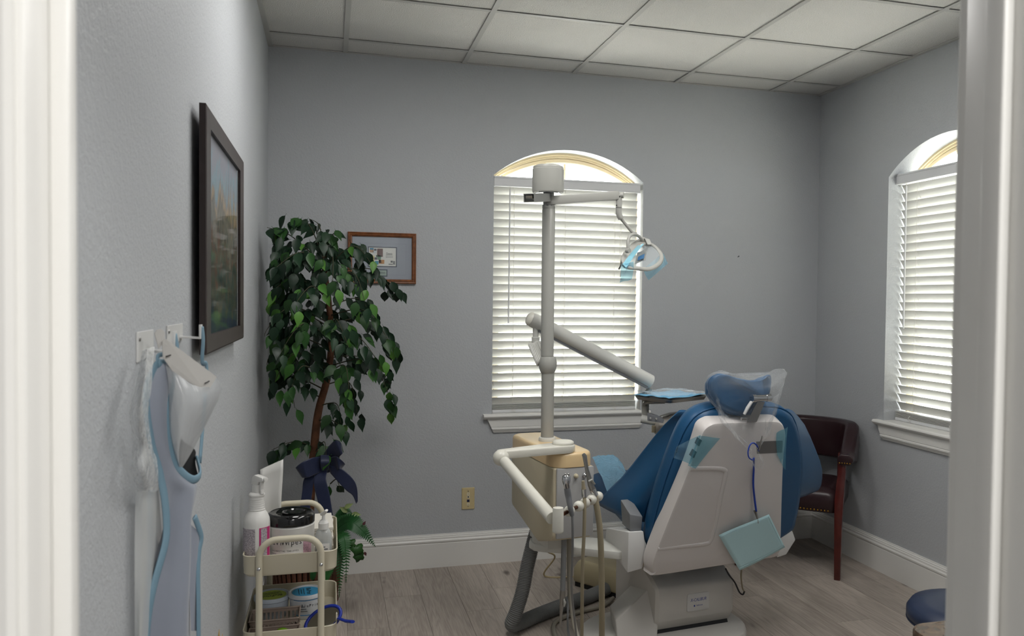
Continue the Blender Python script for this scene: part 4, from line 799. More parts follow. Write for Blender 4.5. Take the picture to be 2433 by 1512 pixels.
# ---- things on the chair
M_WRAP = film('clear_bag_film', '#e9eef0', clear=0.95, rough=0.05, wrinkle=(45, 1.0))
random.seed(11)
RW_ = [((1.465, 2.910, 1.157), (1.716, 2.910, 1.159), 0.030), ((1.425, 2.910, 1.151), (1.750, 2.910, 1.153), 0.065), ((1.410, 2.900, 1.116), (1.730, 2.900, 1.116), 0.090), ((1.422, 2.885, 1.069), (1.699, 2.885, 1.063), 0.085), ((1.435, 2.868, 1.022), (1.679, 2.868, 1.015), 0.06), ((1.453, 2.845, 0.979), (1.652, 2.845, 0.973), 0.034), ((1.483, 2.832, 0.936), (1.634, 2.832, 0.931), 0.022), ((1.523, 2.832, 0.899), (1.609, 2.832, 0.896), 0.015), ((1.563, 2.838, 0.864), (1.595, 2.838, 0.863), 0.006), ((1.557, 2.840, 0.841), (1.608, 2.840, 0.839), 0.011), ((1.574, 2.850, 0.816), (1.625, 2.850, 0.817), 0.011), ((1.600, 2.856, 0.787), (1.625, 2.856, 0.792), 0.005)]
n_ = 40; R = []
C_ = [((V(a)+V(b_))/2, (V(b_)-V(a))/2, d) for a, b_, d in RW_]
cs = spline([c for c, h, d in C_], 3); hs_ = spline([h for c, h, d in C_], 3); ds_ = spline([V(d, 0, 0) for c, h, d in C_], 3)
for i, (c, h, d) in enumerate(zip(cs, hs_, ds_)):
    ring = []
    for k in range(n_):
        a = 2*math.pi*k/n_; pl = 0.055*math.sin(9*a + i*0.10) + 0.035*math.sin(17*a + 1.1*i) + 0.02*random.uniform(-1, 1)
        fl_ = 1 + pl*(0.6 if i < 9 else 1.6); ring.append(tuple(c + h*math.cos(a)*fl_ + V(0, 1, 0)*d.x*math.sin(a)*fl_ + V(0, 0, 0.006*math.sin(5*a+i) + (0.024*(math.cos(a)**2-0.55) if i < 6 else 0.0))))
    R.append(ring)
mb = MB(); mb.rings(R, cap0=True, cap1=False); bag = mb.obj('headrest_cover', M_WRAP, None, smooth=True)
tag(bag, 'clear plastic bag pulled over the headrest and gathered into a tail', 'plastic bag')
strap = thing('bib_chain', 'blue bib cord looped round the gathered bag with alligator clips', 'bib clip', (1.663, 2.965, 0.558))
mb = MB(); mb.tube(spline([(1.590, 2.825, 0.865), (1.575, 2.818, 0.890), (1.557, 2.815, 0.899), (1.544, 2.815, 0.888), (1.538, 2.815, 0.864), (1.545, 2.818, 0.842), (1.570, 2.830, 0.829)], 6), 0.0036, n=10, flat=0.7); mb.obj('cord_loop', mat('royal_blue_cord', '#1d3fa3', rough=0.45), strap, smooth=True)
mb = MB(); mb.tube(spline([(1.577, 2.840, 0.834), (1.620, 2.916, 0.784), (1.632, 2.940, 0.711), (1.649, 2.958, 0.646), (1.663, 2.967, 0.590)], 6), 0.0042, n=10); mb.obj('cord', MATS['royal_blue_cord'], strap, smooth=True)
def clip(a, b_, nm):
    a, b_ = V(a), V(b_); mb = MB(); m_ = a.lerp(b_, 0.45)
    mb.tube([a, m_, b_], [0.0045, 0.0055, 0.0015], n=8, flat=0.7); mb.tube([a + V(-0.008, 0, 0.004), m_ + V(-0.002, 0, 0)], [0.004, 0.002], n=6); mb.obj(nm, M_STEEL, strap, smooth=40)
clip((1.661, 2.966, 0.590), (1.676, 2.972, 0.539), 'alligator_clip')
clip((1.588, 2.822, 0.869), (1.596, 2.812, 0.926), 'alligator_clip')
bq = [(1.500, 2.971, 0.502), (1.719, 2.967, 0.576), (1.629, 3.035, 0.330), (1.849, 3.050, 0.404)]
mb = MB(); mb.grid(wavy(bq[0], bq[1], bq[2], bq[3], 0.003, 1.4, 0.4), 12, 10); o = mb.obj('patient_bib', mat('aqua_paper', '#bde0e6', rough=0.8, bump=(160, 0.3, 0.001)), None, smooth=True, thick=0.0015); tag(o, 'pale aqua paper bib hanging by a clip on the back of the chair', 'bib')
for (dx, nm) in ((0, 'a'),):
    mb = MB(); q = wavy(bq[0], bq[1], bq[2], bq[3], 0.003, 1.4, 0.4)
    for pts in ([(0.02, 0.05), (0.98, 0.05)], [(0.97, 0.03), (0.97, 0.97)], [(0.02, 0.95), (0.98, 0.95)]):
        mb.tube([q(pts[0][0]*(1-t/10)+pts[1][0]*t/10, pts[0][1]*(1-t/10)+pts[1][1]*t/10) + V(0, -0.0012, 0) for t in range(11)], 0.0006, n=5)
    mb.obj('embossed_border', MATS['aqua_paper'], o)
t = thing('switch_film', 'blue barrier film stuck over the switches at the upper left of the chair shell', 'plastic film', (1.342, 2.873, 0.821), 'blue films on the chair shell')
mb = MB(); mb.grid(wavy((1.349, 2.846, 0.929), (1.446, 2.865, 0.913), (1.315, 2.874, 0.812), (1.352, 2.886, 0.795), 0.002, 2), 8, 8); mb.obj('stuck_sheet', film('blue_barrier_film_soft', '#7fc3d4', clear=0.76, rough=0.12, tint='#d6eff7', wrinkle=(25, 0.4)), t, smooth=True)
mb = MB(); mb.grid(wavy((1.355, 2.848, 0.932), (1.327, 2.877, 0.815), (1.272, 2.889, 0.883), (1.270, 2.907, 0.837), 0.004, 2), 8, 8); mb.obj('loose_flap', MATS['blue_barrier_film'], t, smooth=True)
mb = MB(); mb.grid(wavy((1.706, 2.895, 0.919), (1.760, 2.901, 0.943), (1.727, 2.923, 0.825), (1.786, 2.957, 0.754), 0.003, 2), 8, 8); o = mb.obj('switch_film_sheet', MATS['blue_barrier_film_soft'], None, smooth=True); tag(o, 'blue barrier film at the upper right corner of the chair shell', 'plastic film', 'blue films on the chair shell')
# wrapped toe of the chair
def toe(u, v):
    a, b_, c, d = V((1.334, 4.120, 0.607)), V((1.490, 4.140, 0.592)), V((1.294, 3.720, 0.500)), V((1.450, 3.720, 0.508))
    p = a*(1-u)*(1-v) + b_*u*(1-v) + c*(1-u)*v + d*u*v
    return p + V(0, 0, 0.018*math.sin(math.pi*u) + 0.005*math.sin(9*u+4*v) + 0.004*math.sin(13*v-7*u) + 0.0015*math.sin(34*u+25*v))
mb = MB(); mb.grid(toe, 26, 26); o = mb.obj('toe_cover', film('glossy_blue_wrap', '#8fc3e2', clear=0.55, rough=0.08, tint='#9fd2f0', wrinkle=(30, 0.9)), None, smooth=True); tag(o, 'crumpled clear plastic cover over the blue toe end of the chair', 'plastic cover')

# ================================================================ guest chair in the corner
M_BURG = mat('burgundy_leather', '#2c1a1d', rough=0.32, spec=0.5, bump=(300, 0.12, 0.001))
M_CHERRY = mat('cherry_wood', '#4d1812', rough=0.3, coat=0.3, var=(14, 0.25))
M_BRASS = mat('brass_nail', '#a07a35', rough=0.3, metal=1.0)
GE, GB_ = V(0.75, -0.661, 0), V(0.661, 0.75, 0); GO = V(2.345, 3.852, 0)
def G(u, v, z): return tuple(GO + GE*u + GB_*v + V(0, 0, z))
gc = thing('guest_chair', 'dark burgundy leather armchair with cherry wood legs in the corner', 'chair', G(0, 0.23, 0))
def bar(mb, pts, w, d):
    R = []
    for (u, v, z, s) in pts: R.append([G(u-w*s, v-d*s, z), G(u+w*s, v-d*s, z), G(u+w*s, v+d*s, z), G(u-w*s, v+d*s, z)])
    mb.rings(R)
for s in (-1, 1):
    mb = MB(); bar(mb, [(0.26*s, 0.0, 0.0, 0.8), (0.26*s, 0.0, 0.30, 1.0), (0.262*s, 0.004, 0.42, 1.15), (0.266*s, 0.02, 0.50, 1.1), (0.27*s, 0.035, 0.56, 0.95), (0.27*s, 0.035, 0.605, 0.95)], 0.019, 0.021); mb.obj('leg', M_CHERRY, gc, bevel=0.003, smooth=40)
    mb = MB(); bar(mb, [(0.21*s, 0.40, 0.0, 0.8), (0.215*s, 0.39, 0.20, 0.95), (0.22*s, 0.385, 0.40, 1.0), (0.225*s, 0.38, 0.60, 1.0)], 0.018, 0.020); mb.obj('leg', M_CHERRY, gc, bevel=0.003, smooth=40)
so_ = rrect(0.53, 0.47, 0.06, 5, 0.0, 0.215)
def sr(z, s): return [G(x*s, 0.215+(y-0.215)*s, z) for x, y in so_]
mb = MB(); mb.rings([sr(0.345, 0.97), sr(0.35, 0.99), sr(0.40, 1.0), sr(0.435, 0.99), sr(0.455, 0.93), sr(0.468, 0.75), sr(0.472, 0.4)]); mb.obj('seat', M_BURG, gc, smooth=50)
mb = MB()
for k in range(25):
    mb.ball(G(-0.21+0.42*k/24, -0.021, 0.358), 0.0052, 8, 6)
mb.obj('nailhead_row', M_BRASS, gc, smooth=True)
# barrel back: horseshoe sweep, arms lower at the front
n_ = 40; R = []; RT = []
for k in range(n_+1):
    t_ = k/n_; a = math.pi*t_
    u = 0.285*math.cos(a)*(1.0); vb = 0.44 if True else 0
    # straight arms then round back
    s_ = t_*2-1
    if abs(s_) > 0.55:
        q = (abs(s_)-0.55)/0.45; u = 0.285*(1 if s_ > 0 else -1); v = 0.30 - 0.30*q; nu, nv = (1 if s_ > 0 else -1), 0.0
    else:
        b2 = s_/0.55*math.pi/2; u = 0.285*math.sin(b2); v = 0.30 + 0.21*math.cos(b2); nu, nv = math.sin(b2), math.cos(b2)
    h = max(0.0, min(1.0, (v-0.06)/0.30)); h = h*h*(3-2*h)
    top = 0.655 + 0.125*h; bot = 0.600 - 0.045*h; th = 0.036
    ring = [(-th, bot+0.012), (-th*0.6, bot), (th*0.6, bot), (th, bot+0.012), (th*1.15, (top+bot)/2), (th, top-0.015), (th*0.55, top), (-th*0.55, top), (-th, top-0.015), (-th*1.05, (top+bot)/2)]
    R.append([G(u+nu*d, v+nv*d, z) for d, z in ring])
mb = MB(); mb.rings(R); mb.obj('barrel_back', M_BURG, gc, smooth=60, bevel=0.004)
for s in (-1, 1):
    mb = MB()
    for k in range(5): mb.ball(G(s*0.285 + (k-2)*0.013, -0.002, 0.611), 0.004, 8, 6)
    mb.obj('nailhead_row', M_BRASS, gc, smooth=True)

# ================================================================ pictures on the walls
M_ESP = mat('dark_brown_frame', '#332826', rough=0.4, var=(25, 0.15))
def painting_mat():
    m = mat('impasto_townscape', '#777777', rough=0.5); nt = m.node_tree; b = nt.nodes['Principled BSDF']; N = nt.nodes.new; L = nt.links.new
    tc = N('ShaderNodeTexCoord'); mp = N('ShaderNodeMapping'); mp.inputs['Scale'].default_value = (1, 14, 5); L(tc.outputs['Object'], mp.inputs['Vector'])
    n1 = N('ShaderNodeTexNoise'); n1.inputs['Scale'].default_value = 1.6; n1.inputs['Detail'].default_value = 5; n1.inputs['Distortion'].default_value = 0.8; L(mp.outputs[0], n1.inputs['Vector'])
    sp = N('ShaderNodeSeparateXYZ'); L(tc.outputs['Object'], sp.inputs[0])
    a = N('ShaderNodeMath'); a.operation = 'MULTIPLY_ADD'; a.inputs[1].default_value = 2.25; a.inputs[2].default_value = -0.50; L(sp.outputs['Z'], a.inputs[0])
    c = N('ShaderNodeMath'); c.operation = 'MULTIPLY_ADD'; c.inputs[1].default_value = 0.95; L(n1.outputs['Fac'], c.inputs[0]); L(a.outputs[0], c.inputs[2])
    r = N('ShaderNodeValToRGB'); e = r.color_ramp.elements
    e[0].position = 0.0; e[0].color = lin('#1d324d'); e[1].position = 1.0; e[1].color = lin('#a4a1af')
    for p_, h_ in ((0.12, '#34463b'), (0.2, '#6a573f'), (0.27, '#243836'), (0.36, '#496254'), (0.44, '#7e503b'), (0.5, '#3b4b49'), (0.58, '#948878'), (0.66, '#575450'), (0.74, '#c4a275'), (0.82, '#83838d'), (0.9, '#8cb4c4')):
        k = e.new(p_); k.color = lin(h_)
    L(c.outputs[0], r.inputs['Fac']); L(r.outputs[0], b.inputs['Base Color'])
    bp = N('ShaderNodeBump'); bp.inputs['Strength'].default_value = 0.3; bp.inputs['Distance'].default_value = 0.002; L(n1.outputs['Fac'], bp.inputs['Height']); L(bp.outputs[0], b.inputs['Normal'])
    return m
PY0, PY1, PZ0, PZ1, PX = 2.034, 2.868, 1.303, 1.877, LW+0.012
pt_ = thing('framed_painting', 'large dark framed painting of a townscape hanging on the left wall', 'painting', (PX, (PY0+PY1)/2, PZ0))
fw_ = 0.084; fr_h = 0.043
for (a, b_, c, d) in ((PY0, PY1, PZ1-fr_h, PZ1), (PY0, PY1, PZ0, PZ0+fr_h)):
    mb = MB(); s_ = 1 if c > 1.5 else -1
    o_, i_ = (d, c) if s_ > 0 else (c, d)
    mb.rings([[(PX+0.004, a, o_), (PX+0.018, a, o_), (PX+0.020, a+0.004, o_-s_*0.004), (PX+0.018, a+fw_, i_), (PX+0.010, a+fw_, i_)], [(PX+0.004, b_, o_), (PX+0.018, b_, o_), (PX+0.020, b_-0.004, o_-s_*0.004), (PX+0.018, b_-fw_, i_), (PX+0.010, b_-fw_, i_)]]); mb.obj('frame_rail', M_ESP, pt_)
for (a, s_) in ((PY0, 1), (PY1, -1)):
    mb = MB(); mb.rings([[(PX+0.004, a, PZ0), (PX+0.018, a, PZ0), (PX+0.020, a+s_*0.004, PZ0+0.004), (PX+0.018, a+s_*fw_, PZ0+fr_h), (PX+0.010, a+s_*fw_, PZ0+fr_h)], [(PX+0.004, a, PZ1), (PX+0.018, a, PZ1), (PX+0.020, a+s_*0.004, PZ1-0.004), (PX+0.018, a+s_*fw_, PZ1-fr_h), (PX+0.010, a+s_*fw_, PZ1-fr_h)]]); mb.obj('frame_stile', M_ESP, pt_)
mb = MB(); mb.box(PX+0.002, PX+0.008, PY0+fw_-0.004, PY1-fw_+0.004, PZ0+fr_h-0.004, PZ1-fr_h+0.004); mb.obj('canvas', painting_mat(), pt_)
mb = MB(); mb.box(PX+0.012, PX+0.0132, PY0+fw_, PY1-fw_, PZ0+fr_h, PZ1-fr_h); mb.obj('pane', glazing('picture_glass', 0.05), pt_)

M_OAK = mat('oak_frame', '#7a4a2b', rough=0.35, var=(60, 0.3), coat=0.2)
CX0, CX1, CZ0, CZ1 = 0.084, 0.432, 1.515, 1.779
ct = thing('framed_card', 'small oak framed card with grey blue mount on the back wall', 'picture', ((CX0+CX1)/2, BW, CZ0))
fp = [(0.0, 0.0), (0.016, 0.0), (0.019, 0.004), (0.0165, 0.010), (0.019, 0.014), (0.014, 0.021), (0.008, 0.023), (0.0, 0.023)]
for (A_, B_, ix, iz) in (((CX0, CZ0), (CX1, CZ0), (1, -1), 1), ((CX0, CZ1), (CX1, CZ1), (1, -1), -1)):
    mb = MB(); mb.rings([[(A_[0]+w, BW-d, A_[1]+iz*w) for d, w in fp], [(B_[0]-w, BW-d, B_[1]+iz*w) for d, w in fp]]); mb.obj('frame_rail', M_OAK, ct, smooth=30)
for (A_, B_, ix) in (((CX0, CZ0), (CX0, CZ1), 1), ((CX1, CZ0), (CX1, CZ1), -1)):
    mb = MB(); mb.rings([[(A_[0]+ix*w, BW-d, A_[1]+w) for d, w in fp], [(B_[0]+ix*w, BW-d, B_[1]-w) for d, w in fp]]); mb.obj('frame_stile', M_OAK, ct, smooth=30)
def flat(nm, x0, x1, z0, z1, d, col, parent=ct, rough=0.7):
    mb = MB(); mb.box(x0, x1, BW-d, BW-d+0.0012, z0, z1); return mb.obj(nm, mat('print_'+col.strip('#'), col, rough=rough), parent)
flat('mount', CX0+0.022, CX1-0.022, CZ0+0.022, CZ1-0.022, 0.0065, '#a4a8b4')
for (x0, x1, z0, z1) in ((0.140, 0.380, 1.7225, 1.7233), (0.140, 0.380, 1.560, 1.5608), (0.140, 0.1408, 1.560, 1.723), (0.3792, 0.380, 1.560, 1.723)): flat('mount_line', x0, x1, z0, z1, 0.0072, '#8d8f9c')
flat('card_border', 0.185, 0.333, 1.601, 1.706, 0.0075, '#4d5662')
cd_ = flat('card', 0.190, 0.328, 1.606, 1.701, 0.0085, '#e4e2de')
def sk(x, z): return 0.190 + (x-665)/585*0.138, 1.701 - (z-480)/400*0.095
for nm, a, b_, col in (('stamp_print', (683, 490), (768, 528), '#3f7fa3'), ('stamp_print', (683, 528), (768, 588), '#c7a488'), ('seal_print', (778, 505), (830, 550), '#5b5f62'), ('page_print', (755, 555), (828, 605), '#cfd6da'), ('poster_print', (842, 502), (966, 678), '#6b4f4a'), ('scroll_print', (820, 645), (935, 690), '#587f67'), ('scroll_print', (850, 690), (925, 745), '#6c8f78'), ('ticket_print', (702, 658), (785, 800), '#d9cf8e'), ('photo_print', (722, 700), (770, 730), '#46606e'), ('photo_print', (722, 745), (770, 778), '#46606e'), ('car_print', (785, 695), (845, 745), '#54505a'), ('box_print', (878, 745), (998, 832), '#c08a56'), ('box_print', (878, 750), (930, 815), '#a8664e'), ('flag_print', (795, 770), (872, 850), '#4f93a8'), ('slip_print', (690, 815), (780, 860), '#c9c7cf'), ('house_print', (1135, 760), (1180, 800), '#6b6d70'), ('house_print', (1185, 765), (1232, 845), '#8b8c8e'), ('house_print', (1090, 825), (1180, 850), '#8f9090')):
    (x0, z0), (x1, z1) = sk(*a), sk(*b_); flat(nm, x0, x1, z1, z0, 0.0092, col, cd_)
M_INKG = mat('grey_ink', '#44474d', rough=0.6)
def btext(nm, s_, size, x, z, par, sx=1.0, d=0.0093): return text(nm, s_, size, frame((x, BW-d, z), 0, math.radians(90)), M_INKG, par, sx=sx)
(x_, z_) = sk(1105, 610); btext('card_lettering', 'Denis', 0.017, x_, z_, cd_, 0.8)
for zz in (658, 688):
    for k in range(6):
        (x0, z0), (x1, z1) = sk(1030+k*26, zz-5), sk(1030+k*26+20, zz+5); flat('small_print', x0, x1, z1, z0, 0.0092, '#8c8e92', cd_)
flat('plaque_border', 0.235, 0.285, 1.551, 1.589, 0.0078, '#4d5662')
pq = flat('plaque', 0.2400, 0.2800, 1.5565, 1.5835, 0.0086, '#9fb0a8')
btext('plaque_lettering', 'DENIS', 0.0135, 0.2595, 1.570, pq, 0.78)
mb = MB(); mb.box(CX0+0.02, CX1-0.02, BW-0.0115, BW-0.0105, CZ0+0.02, CZ1-0.02); mb.obj('pane', MATS['picture_glass'], ct)

# ================================================================ small wall things
M_IVORY = mat('ivory_plate', '#c9b88c', rough=0.4)
wp = thing('wall_plate', 'ivory wall plate with phone and data jacks low on the back wall', 'wall plate', (0.7195, BW, 0.300))
PMW = frame((0.7195, BW, 0.3595), 0, math.radians(90))
mb = MB(PMW); mb.rings([[(x, y, 0.0) for x, y in rrect(0.070, 0.1175, 0.004, 3)], [(x, y, 0.003) for x, y in rrect(0.070, 0.1175, 0.004, 3)], [(x*0.94, y*0.965, 0.006) for x, y in rrect(0.070, 0.1175, 0.004, 3)]]); mb.obj('plate', M_IVORY, wp, smooth=40)
M_JACK = mat('white_jack', '#d9d4c4', rough=0.4)
for z_, m_, nm in ((0.026, M_JACK, 'jack_insert'), (0.009, M_JACK, 'phone_jack'), (-0.012, mat('navy_jack', '#1e2c58', rough=0.4), 'data_jack'), (-0.030, M_JACK, 'jack_insert')):
    mb = MB(PMW); mb.box(-0.007, 0.007, z_-0.0065, z_+0.0065, 0.005, 0.0072); j_ = mb.obj(nm, m_, wp)
    mb = MB(PMW); mb.box(-0.0035, 0.0035, z_-0.003, z_+0.003, 0.007, 0.0076); mb.obj('socket_hole', M_DARK if nm != 'jack_insert' else M_IVORY, j_)
for z_ in (0.040, -0.042):
    mb = MB(PMW); mb.lathe([(0.003, 0.005), (0.0025, 0.007)], (0, z_, 0), n=10); mb.obj('screw', M_STEEL, wp, smooth=40)
mb = MB(); mb.tube([(2.311, BW, 1.706), (2.311, BW-0.012, 1.709)], 0.0016, n=8); mb.lathe([(0.0035, 0), (0.0035, 0.0015)], (2.311, BW-0.012, 1.709), n=10, axis=(0, -1, 0.2)); o = mb.obj('picture_nail', M_DARK, None); tag(o, 'small bare nail sticking out of the back wall', 'nail')
# stool and small stone top just inside the right door jamb
st = thing('operator_stool', 'round navy vinyl stool seat at the right edge behind the jamb', 'stool', (2.02, 2.19, 0))
ctr = (2.02, 2.19)
mb = MB(); mb.lathe([(0.15, 0.382), (0.188, 0.385), (0.198, 0.402), (0.198, 0.425), (0.185, 0.445), (0.13, 0.455), (0.05, 0.458)], (ctr[0], ctr[1], 0), n=40); sc_ = mb.obj('seat_cushion', mat('navy_vinyl', '#27324a', rough=0.4), st, smooth=60)
mb = MB(); mb.tube([(ctr[0]+0.196*math.cos(2*math.pi*k/48), ctr[1]+0.196*math.sin(2*math.pi*k/48), 0.395) for k in range(49)], 0.003, n=6); mb.obj('piping', mat('navy_seam', '#182338', rough=0.5), sc_, smooth=True)
mb = MB(); mb.lathe([(0.025, 0.09), (0.025, 0.30), (0.018, 0.30), (0.018, 0.382)], (ctr[0], ctr[1], 0), n=16); mb.obj('gas_column', M_CHROME, st, smooth=45)
for k in range(5):
    a = 2*math.pi*k/5; mb = MB(); mb.tube([(ctr[0], ctr[1], 0.10), (ctr[0]+0.22*math.cos(a), ctr[1]+0.22*math.sin(a), 0.065)], [0.018, 0.012], n=10); l_ = mb.obj('star_leg', M_CHROME, st, smooth=45)
    mb = MB(); mb.lathe([(0.026, -0.012), (0.026, 0.012)], (ctr[0]+0.22*math.cos(a), ctr[1]+0.22*math.sin(a), 0.027), n=14, axis=(-math.sin(a), math.cos(a), 0)); mb.obj('caster', M_DARK, l_, smooth=45)
M_STONE = mat('brown_marbled_laminate', '#564538', rough=0.25, var=(34, 0.55))
tb_ = thing('side_table', 'small table with a brown marbled top in front of the navy stool', 'table', (1.80, 1.72, 0))
pl_ = rrect(0.46, 0.40, 0.06, 8, 1.77, 1.72)
mb = MB(); mb.rings([[(x, y, 0.505) for x, y in pl_], [(x, y, 0.535) for x, y in pl_], [((x-1.77)*0.985+1.77, (y-1.72)*0.985+1.72, 0.542) for x, y in pl_]]); mb.obj('table_top', M_STONE, tb_, smooth=40)
for sx in (-1, 1):
    for sy in (-1, 1):
        mb = MB(); mb.tube([(1.80+sx*0.16, 1.72+sy*0.13, 0), (1.80+sx*0.16, 1.72+sy*0.13, 0.506)], 0.014, n=12); mb.obj('leg', M_CHERRY, tb_, smooth=45)

# ================================================================ utility cart and what stands on it
M_CART = mat('cream_powder_coat', '#c4bda8', rough=0.42)
cart = thing('utility_cart', 'cream metal utility cart with tubular handles beside the left wall', 'cart', (-0.121, 2.97, 0))
KX, KY, KW, KD = -0.121, 2.975, 0.290, 0.450
def tray_(zr, zb, nm):
    mb = MB(); o_ = rrect(KW, KD, 0.035, 6, KX, KY)
    def rg(z, s): return [(KX+(x-KX)*(1-s/KW*2), KY+(y-KY)*(1-s/KD*2), z) for x, y in o_]
    mb.rings([rg(zb, 0.02), rg(zb, 0.008), rg(zb+0.008, 0.002), rg(zr-0.004, 0.0), rg(zr, -0.0012), rg(zr+0.002, 0.0005), rg(zr, 0.003), rg(zr-0.004, 0.003), rg(zb+0.008, 0.005), rg(zb+0.003, 0.012), rg(zb+0.003, 0.03)])
    return mb.obj(nm, M_CART, cart, smooth=35)
tray_(0.615, 0.548, 'top_tray'); tray_(0.370, 0.303, 'middle_tray'); tray_(0.150, 0.083, 'bottom_tray')
for y_, nm in ((KY-KD/2-0.011, 'front_handle_frame'), (KY+KD/2+0.011, 'rear_handle_frame')):
    a, b_ = -0.214, -0.026; zt = 0.668; r_ = 0.055; P_ = [(a, y_, 0.06), (a, y_, zt-r_)]
    for k in range(1, 7): q = math.pi/2*k/6; P_.append((a+r_-r_*math.cos(q), y_, zt-r_+r_*math.sin(q)))
    for k in range(7): q = math.pi/2*k/6; P_.append((b_-r_+r_*math.sin(q), y_, zt-r_+r_*math.cos(q)))
    P_.append((b_, y_, 0.06)); mb = MB(); mb.tube(P_, 0.0105, n=14, up=(0, 1, 0)); fr_ = mb.obj(nm, M_CART, cart, smooth=60)
    s_ = -1 if y_ < KY else 1
    for x_ in (a, b_):
        for z_ in (0.580, 0.335, 0.115):
            mb = MB(); mb.lathe([(0.006, 0), (0.0058, 0.002), (0.004, 0.004), (0.001, 0.005)], (x_, y_+s_*0.010, z_), n=12, axis=(0, s_, 0)); mb.obj('bolt', M_CHROME, fr_, smooth=50)
        mb = MB(); mb.lathe([(0.026, -0.011), (0.026, 0.011)], (x_, y_, 0.027), n=16, axis=(1, 0, 0)); mb.tube([(x_, y_, 0.03), (x_, y_, 0.062)], 0.008, n=8); mb.obj('caster', M_DARK, fr_, smooth=45)
TF = 0.5515
M_HD = mat('white_hdpe', '#d5d4d0', rough=0.4)
M_PAPER = mat('white_label', '#e1dfdc', rough=0.55)
M_TXT = mat('black_print', '#26262a', rough=0.6)
M_FINE = mat('fine_print_grey', '#a29ba0', rough=0.6, var=(300, 0.5))
M_PINK = mat('magenta_print', '#b4306e', rough=0.55)
def arc_label(nm, c, r, a0, a1, z0, z1, m, par, n=10):
    mb = MB(); P0 = [(c[0]+r*math.cos(math.radians(a0+(a1-a0)*k/n)), c[1]+r*math.sin(math.radians(a0+(a1-a0)*k/n))) for k in range(n+1)]
    Q0 = [(c[0]+(r+0.0005)*math.cos(math.radians(a0+(a1-a0)*k/n)), c[1]+(r+0.0005)*math.sin(math.radians(a0+(a1-a0)*k/n))) for k in range(n+1)]
    mb.rings([[(x, y, z0) for x, y in P0] , [(x, y, z0) for x, y in Q0], [(x, y, z1) for x, y in Q0], [(x, y, z1) for x, y in P0]], closed=False)
    return mb.obj(nm, m, par)
def arc_text(nm, s_, size, c, r, ang, z, m, par, step, sx=0.9):
    """letters wrapped round a cylinder, one mesh"""
    mb = MB(); n = len(s_); obs = []
    for i, ch_ in enumerate(s_):
        if ch_ == ' ': continue
        a = math.radians(ang + (i-(n-1)/2)*step); M = frame((c[0]+r*math.cos(a), c[1]+r*math.sin(a), z), a+math.pi/2, math.radians(90))
        o = text('letter', ch_, size, M, m, None, sx=sx); off_ = V(o.location)
        mb.add([tuple(V(v.co)+off_) for v in o.data.vertices], [tuple(p.vertices) for p in o.data.polygons]); bpy.data.objects.remove(o)
    return mb.obj(nm, m, par)
# spray bottle
sc0 = (-0.229, 2.835); sb = thing('spray_bottle', 'white trigger spray bottle with a ribbed neck in the top tray', 'spray bottle', (sc0[0], sc0[1], TF))
prof = [(0.036, TF), (0.0405, TF+0.004), (0.0415, TF+0.012), (0.0415, 0.700), (0.040, 0.716), (0.034, 0.730), (0.0265, 0.742)]
z_ = 0.742
for k in range(6): prof += [(0.0255-k*0.0004, z_+0.001), (0.0268-k*0.0006, z_+0.004), (0.0255-k*0.0006, z_+0.007)]; z_ += 0.0072
prof += [(0.0225, z_+0.002), (0.0255, z_+0.006), (0.0255, z_+0.010), (0.021, z_+0.015), (0.016, z_+0.017)]
mb = MB(); mb.lathe(prof, (sc0[0], sc0[1], 0), n=32); mb.obj('bottle', M_HD, sb, smooth=45)
HX = frame((sc0[0]+0.003, sc0[1], z_+0.012), math.radians(-48))
mb = MB(HX); mb.rings([[(x, y, z) for x, y in rrect(0.03*s, 0.03*s, 0.008*s, 3)] for z, s in ((0.0, 1.0), (0.018, 1.0), (0.030, 0.9))]); th_ = mb.obj('trigger_cap', M_HD, sb, smooth=45)
mb = MB(HX); mb.prism([(-0.024, 0.028), (-0.018, 0.052), (-0.006, 0.061), (0.034, 0.056), (0.037, 0.044), (0.012, 0.038), (0.008, 0.026)], 'y', -0.010, 0.010); mb.obj('spray_head', M_HD, sb, bevel=0.003, smooth=40)
mb = MB(HX); mb.prism([(0.016, 0.042), (0.025, 0.042), (0.023, 0.016), (0.026, 0.0), (0.019, -0.002), (0.015, 0.018)], 'y', -0.006, 0.006); mb.obj('trigger', M_HD, sb, bevel=0.002)
mb = MB(HX); mb.lathe([(0.0075, 0), (0.0075, 0.008), (0.003, 0.009)], (0.034, 0, 0.050), n=12, axis=(1, 0, 0)); mb.obj('nozzle', M_HD, sb, smooth=45)
arc_label('back_label', sc0, 0.0417, 195, 268, 0.575, 0.690, M_FINE, sb)
arc_label('front_label', sc0, 0.0417, 285, 345, 0.565, 0.692, M_PINK, sb)
arc_label('front_label_text', sc0, 0.0421, 292, 322, 0.570, 0.690, M_FINE, sb)
# wipes canister
wc0 = (-0.126, 2.895); wr = 0.0765; wpc = thing('wipes_canister', 'large white towelette canister with a glossy black lid in the top tray', 'canister', (wc0[0], wc0[1], TF))
mb = MB(); mb.lathe([(wr-0.004, TF), (wr-0.001, TF+0.004), (wr-0.001, 0.635), (wr, 0.640), (wr, 0.672), (wr+0.001, 0.676), (wr-0.003, 0.680)], (wc0[0], wc0[1], 0), n=48); mb.obj('tub', M_HD, wpc, smooth=40)
mb = MB(); mb.lathe([(wr-0.002, 0.681), (wr+0.0012, 0.683), (wr+0.001, 0.704), (wr-0.003, 0.713), (wr-0.010, 0.717), (wr-0.014, 0.715), (wr-0.022, 0.716), (wr-0.030, 0.712), (0.025, 0.712), (0.01, 0.713)], (wc0[0], wc0[1], 0), n=48); ld = mb.obj('lid', mat('gloss_black_plastic', '#0c0c0d', rough=0.12, coat=0.4), wpc, smooth=40)
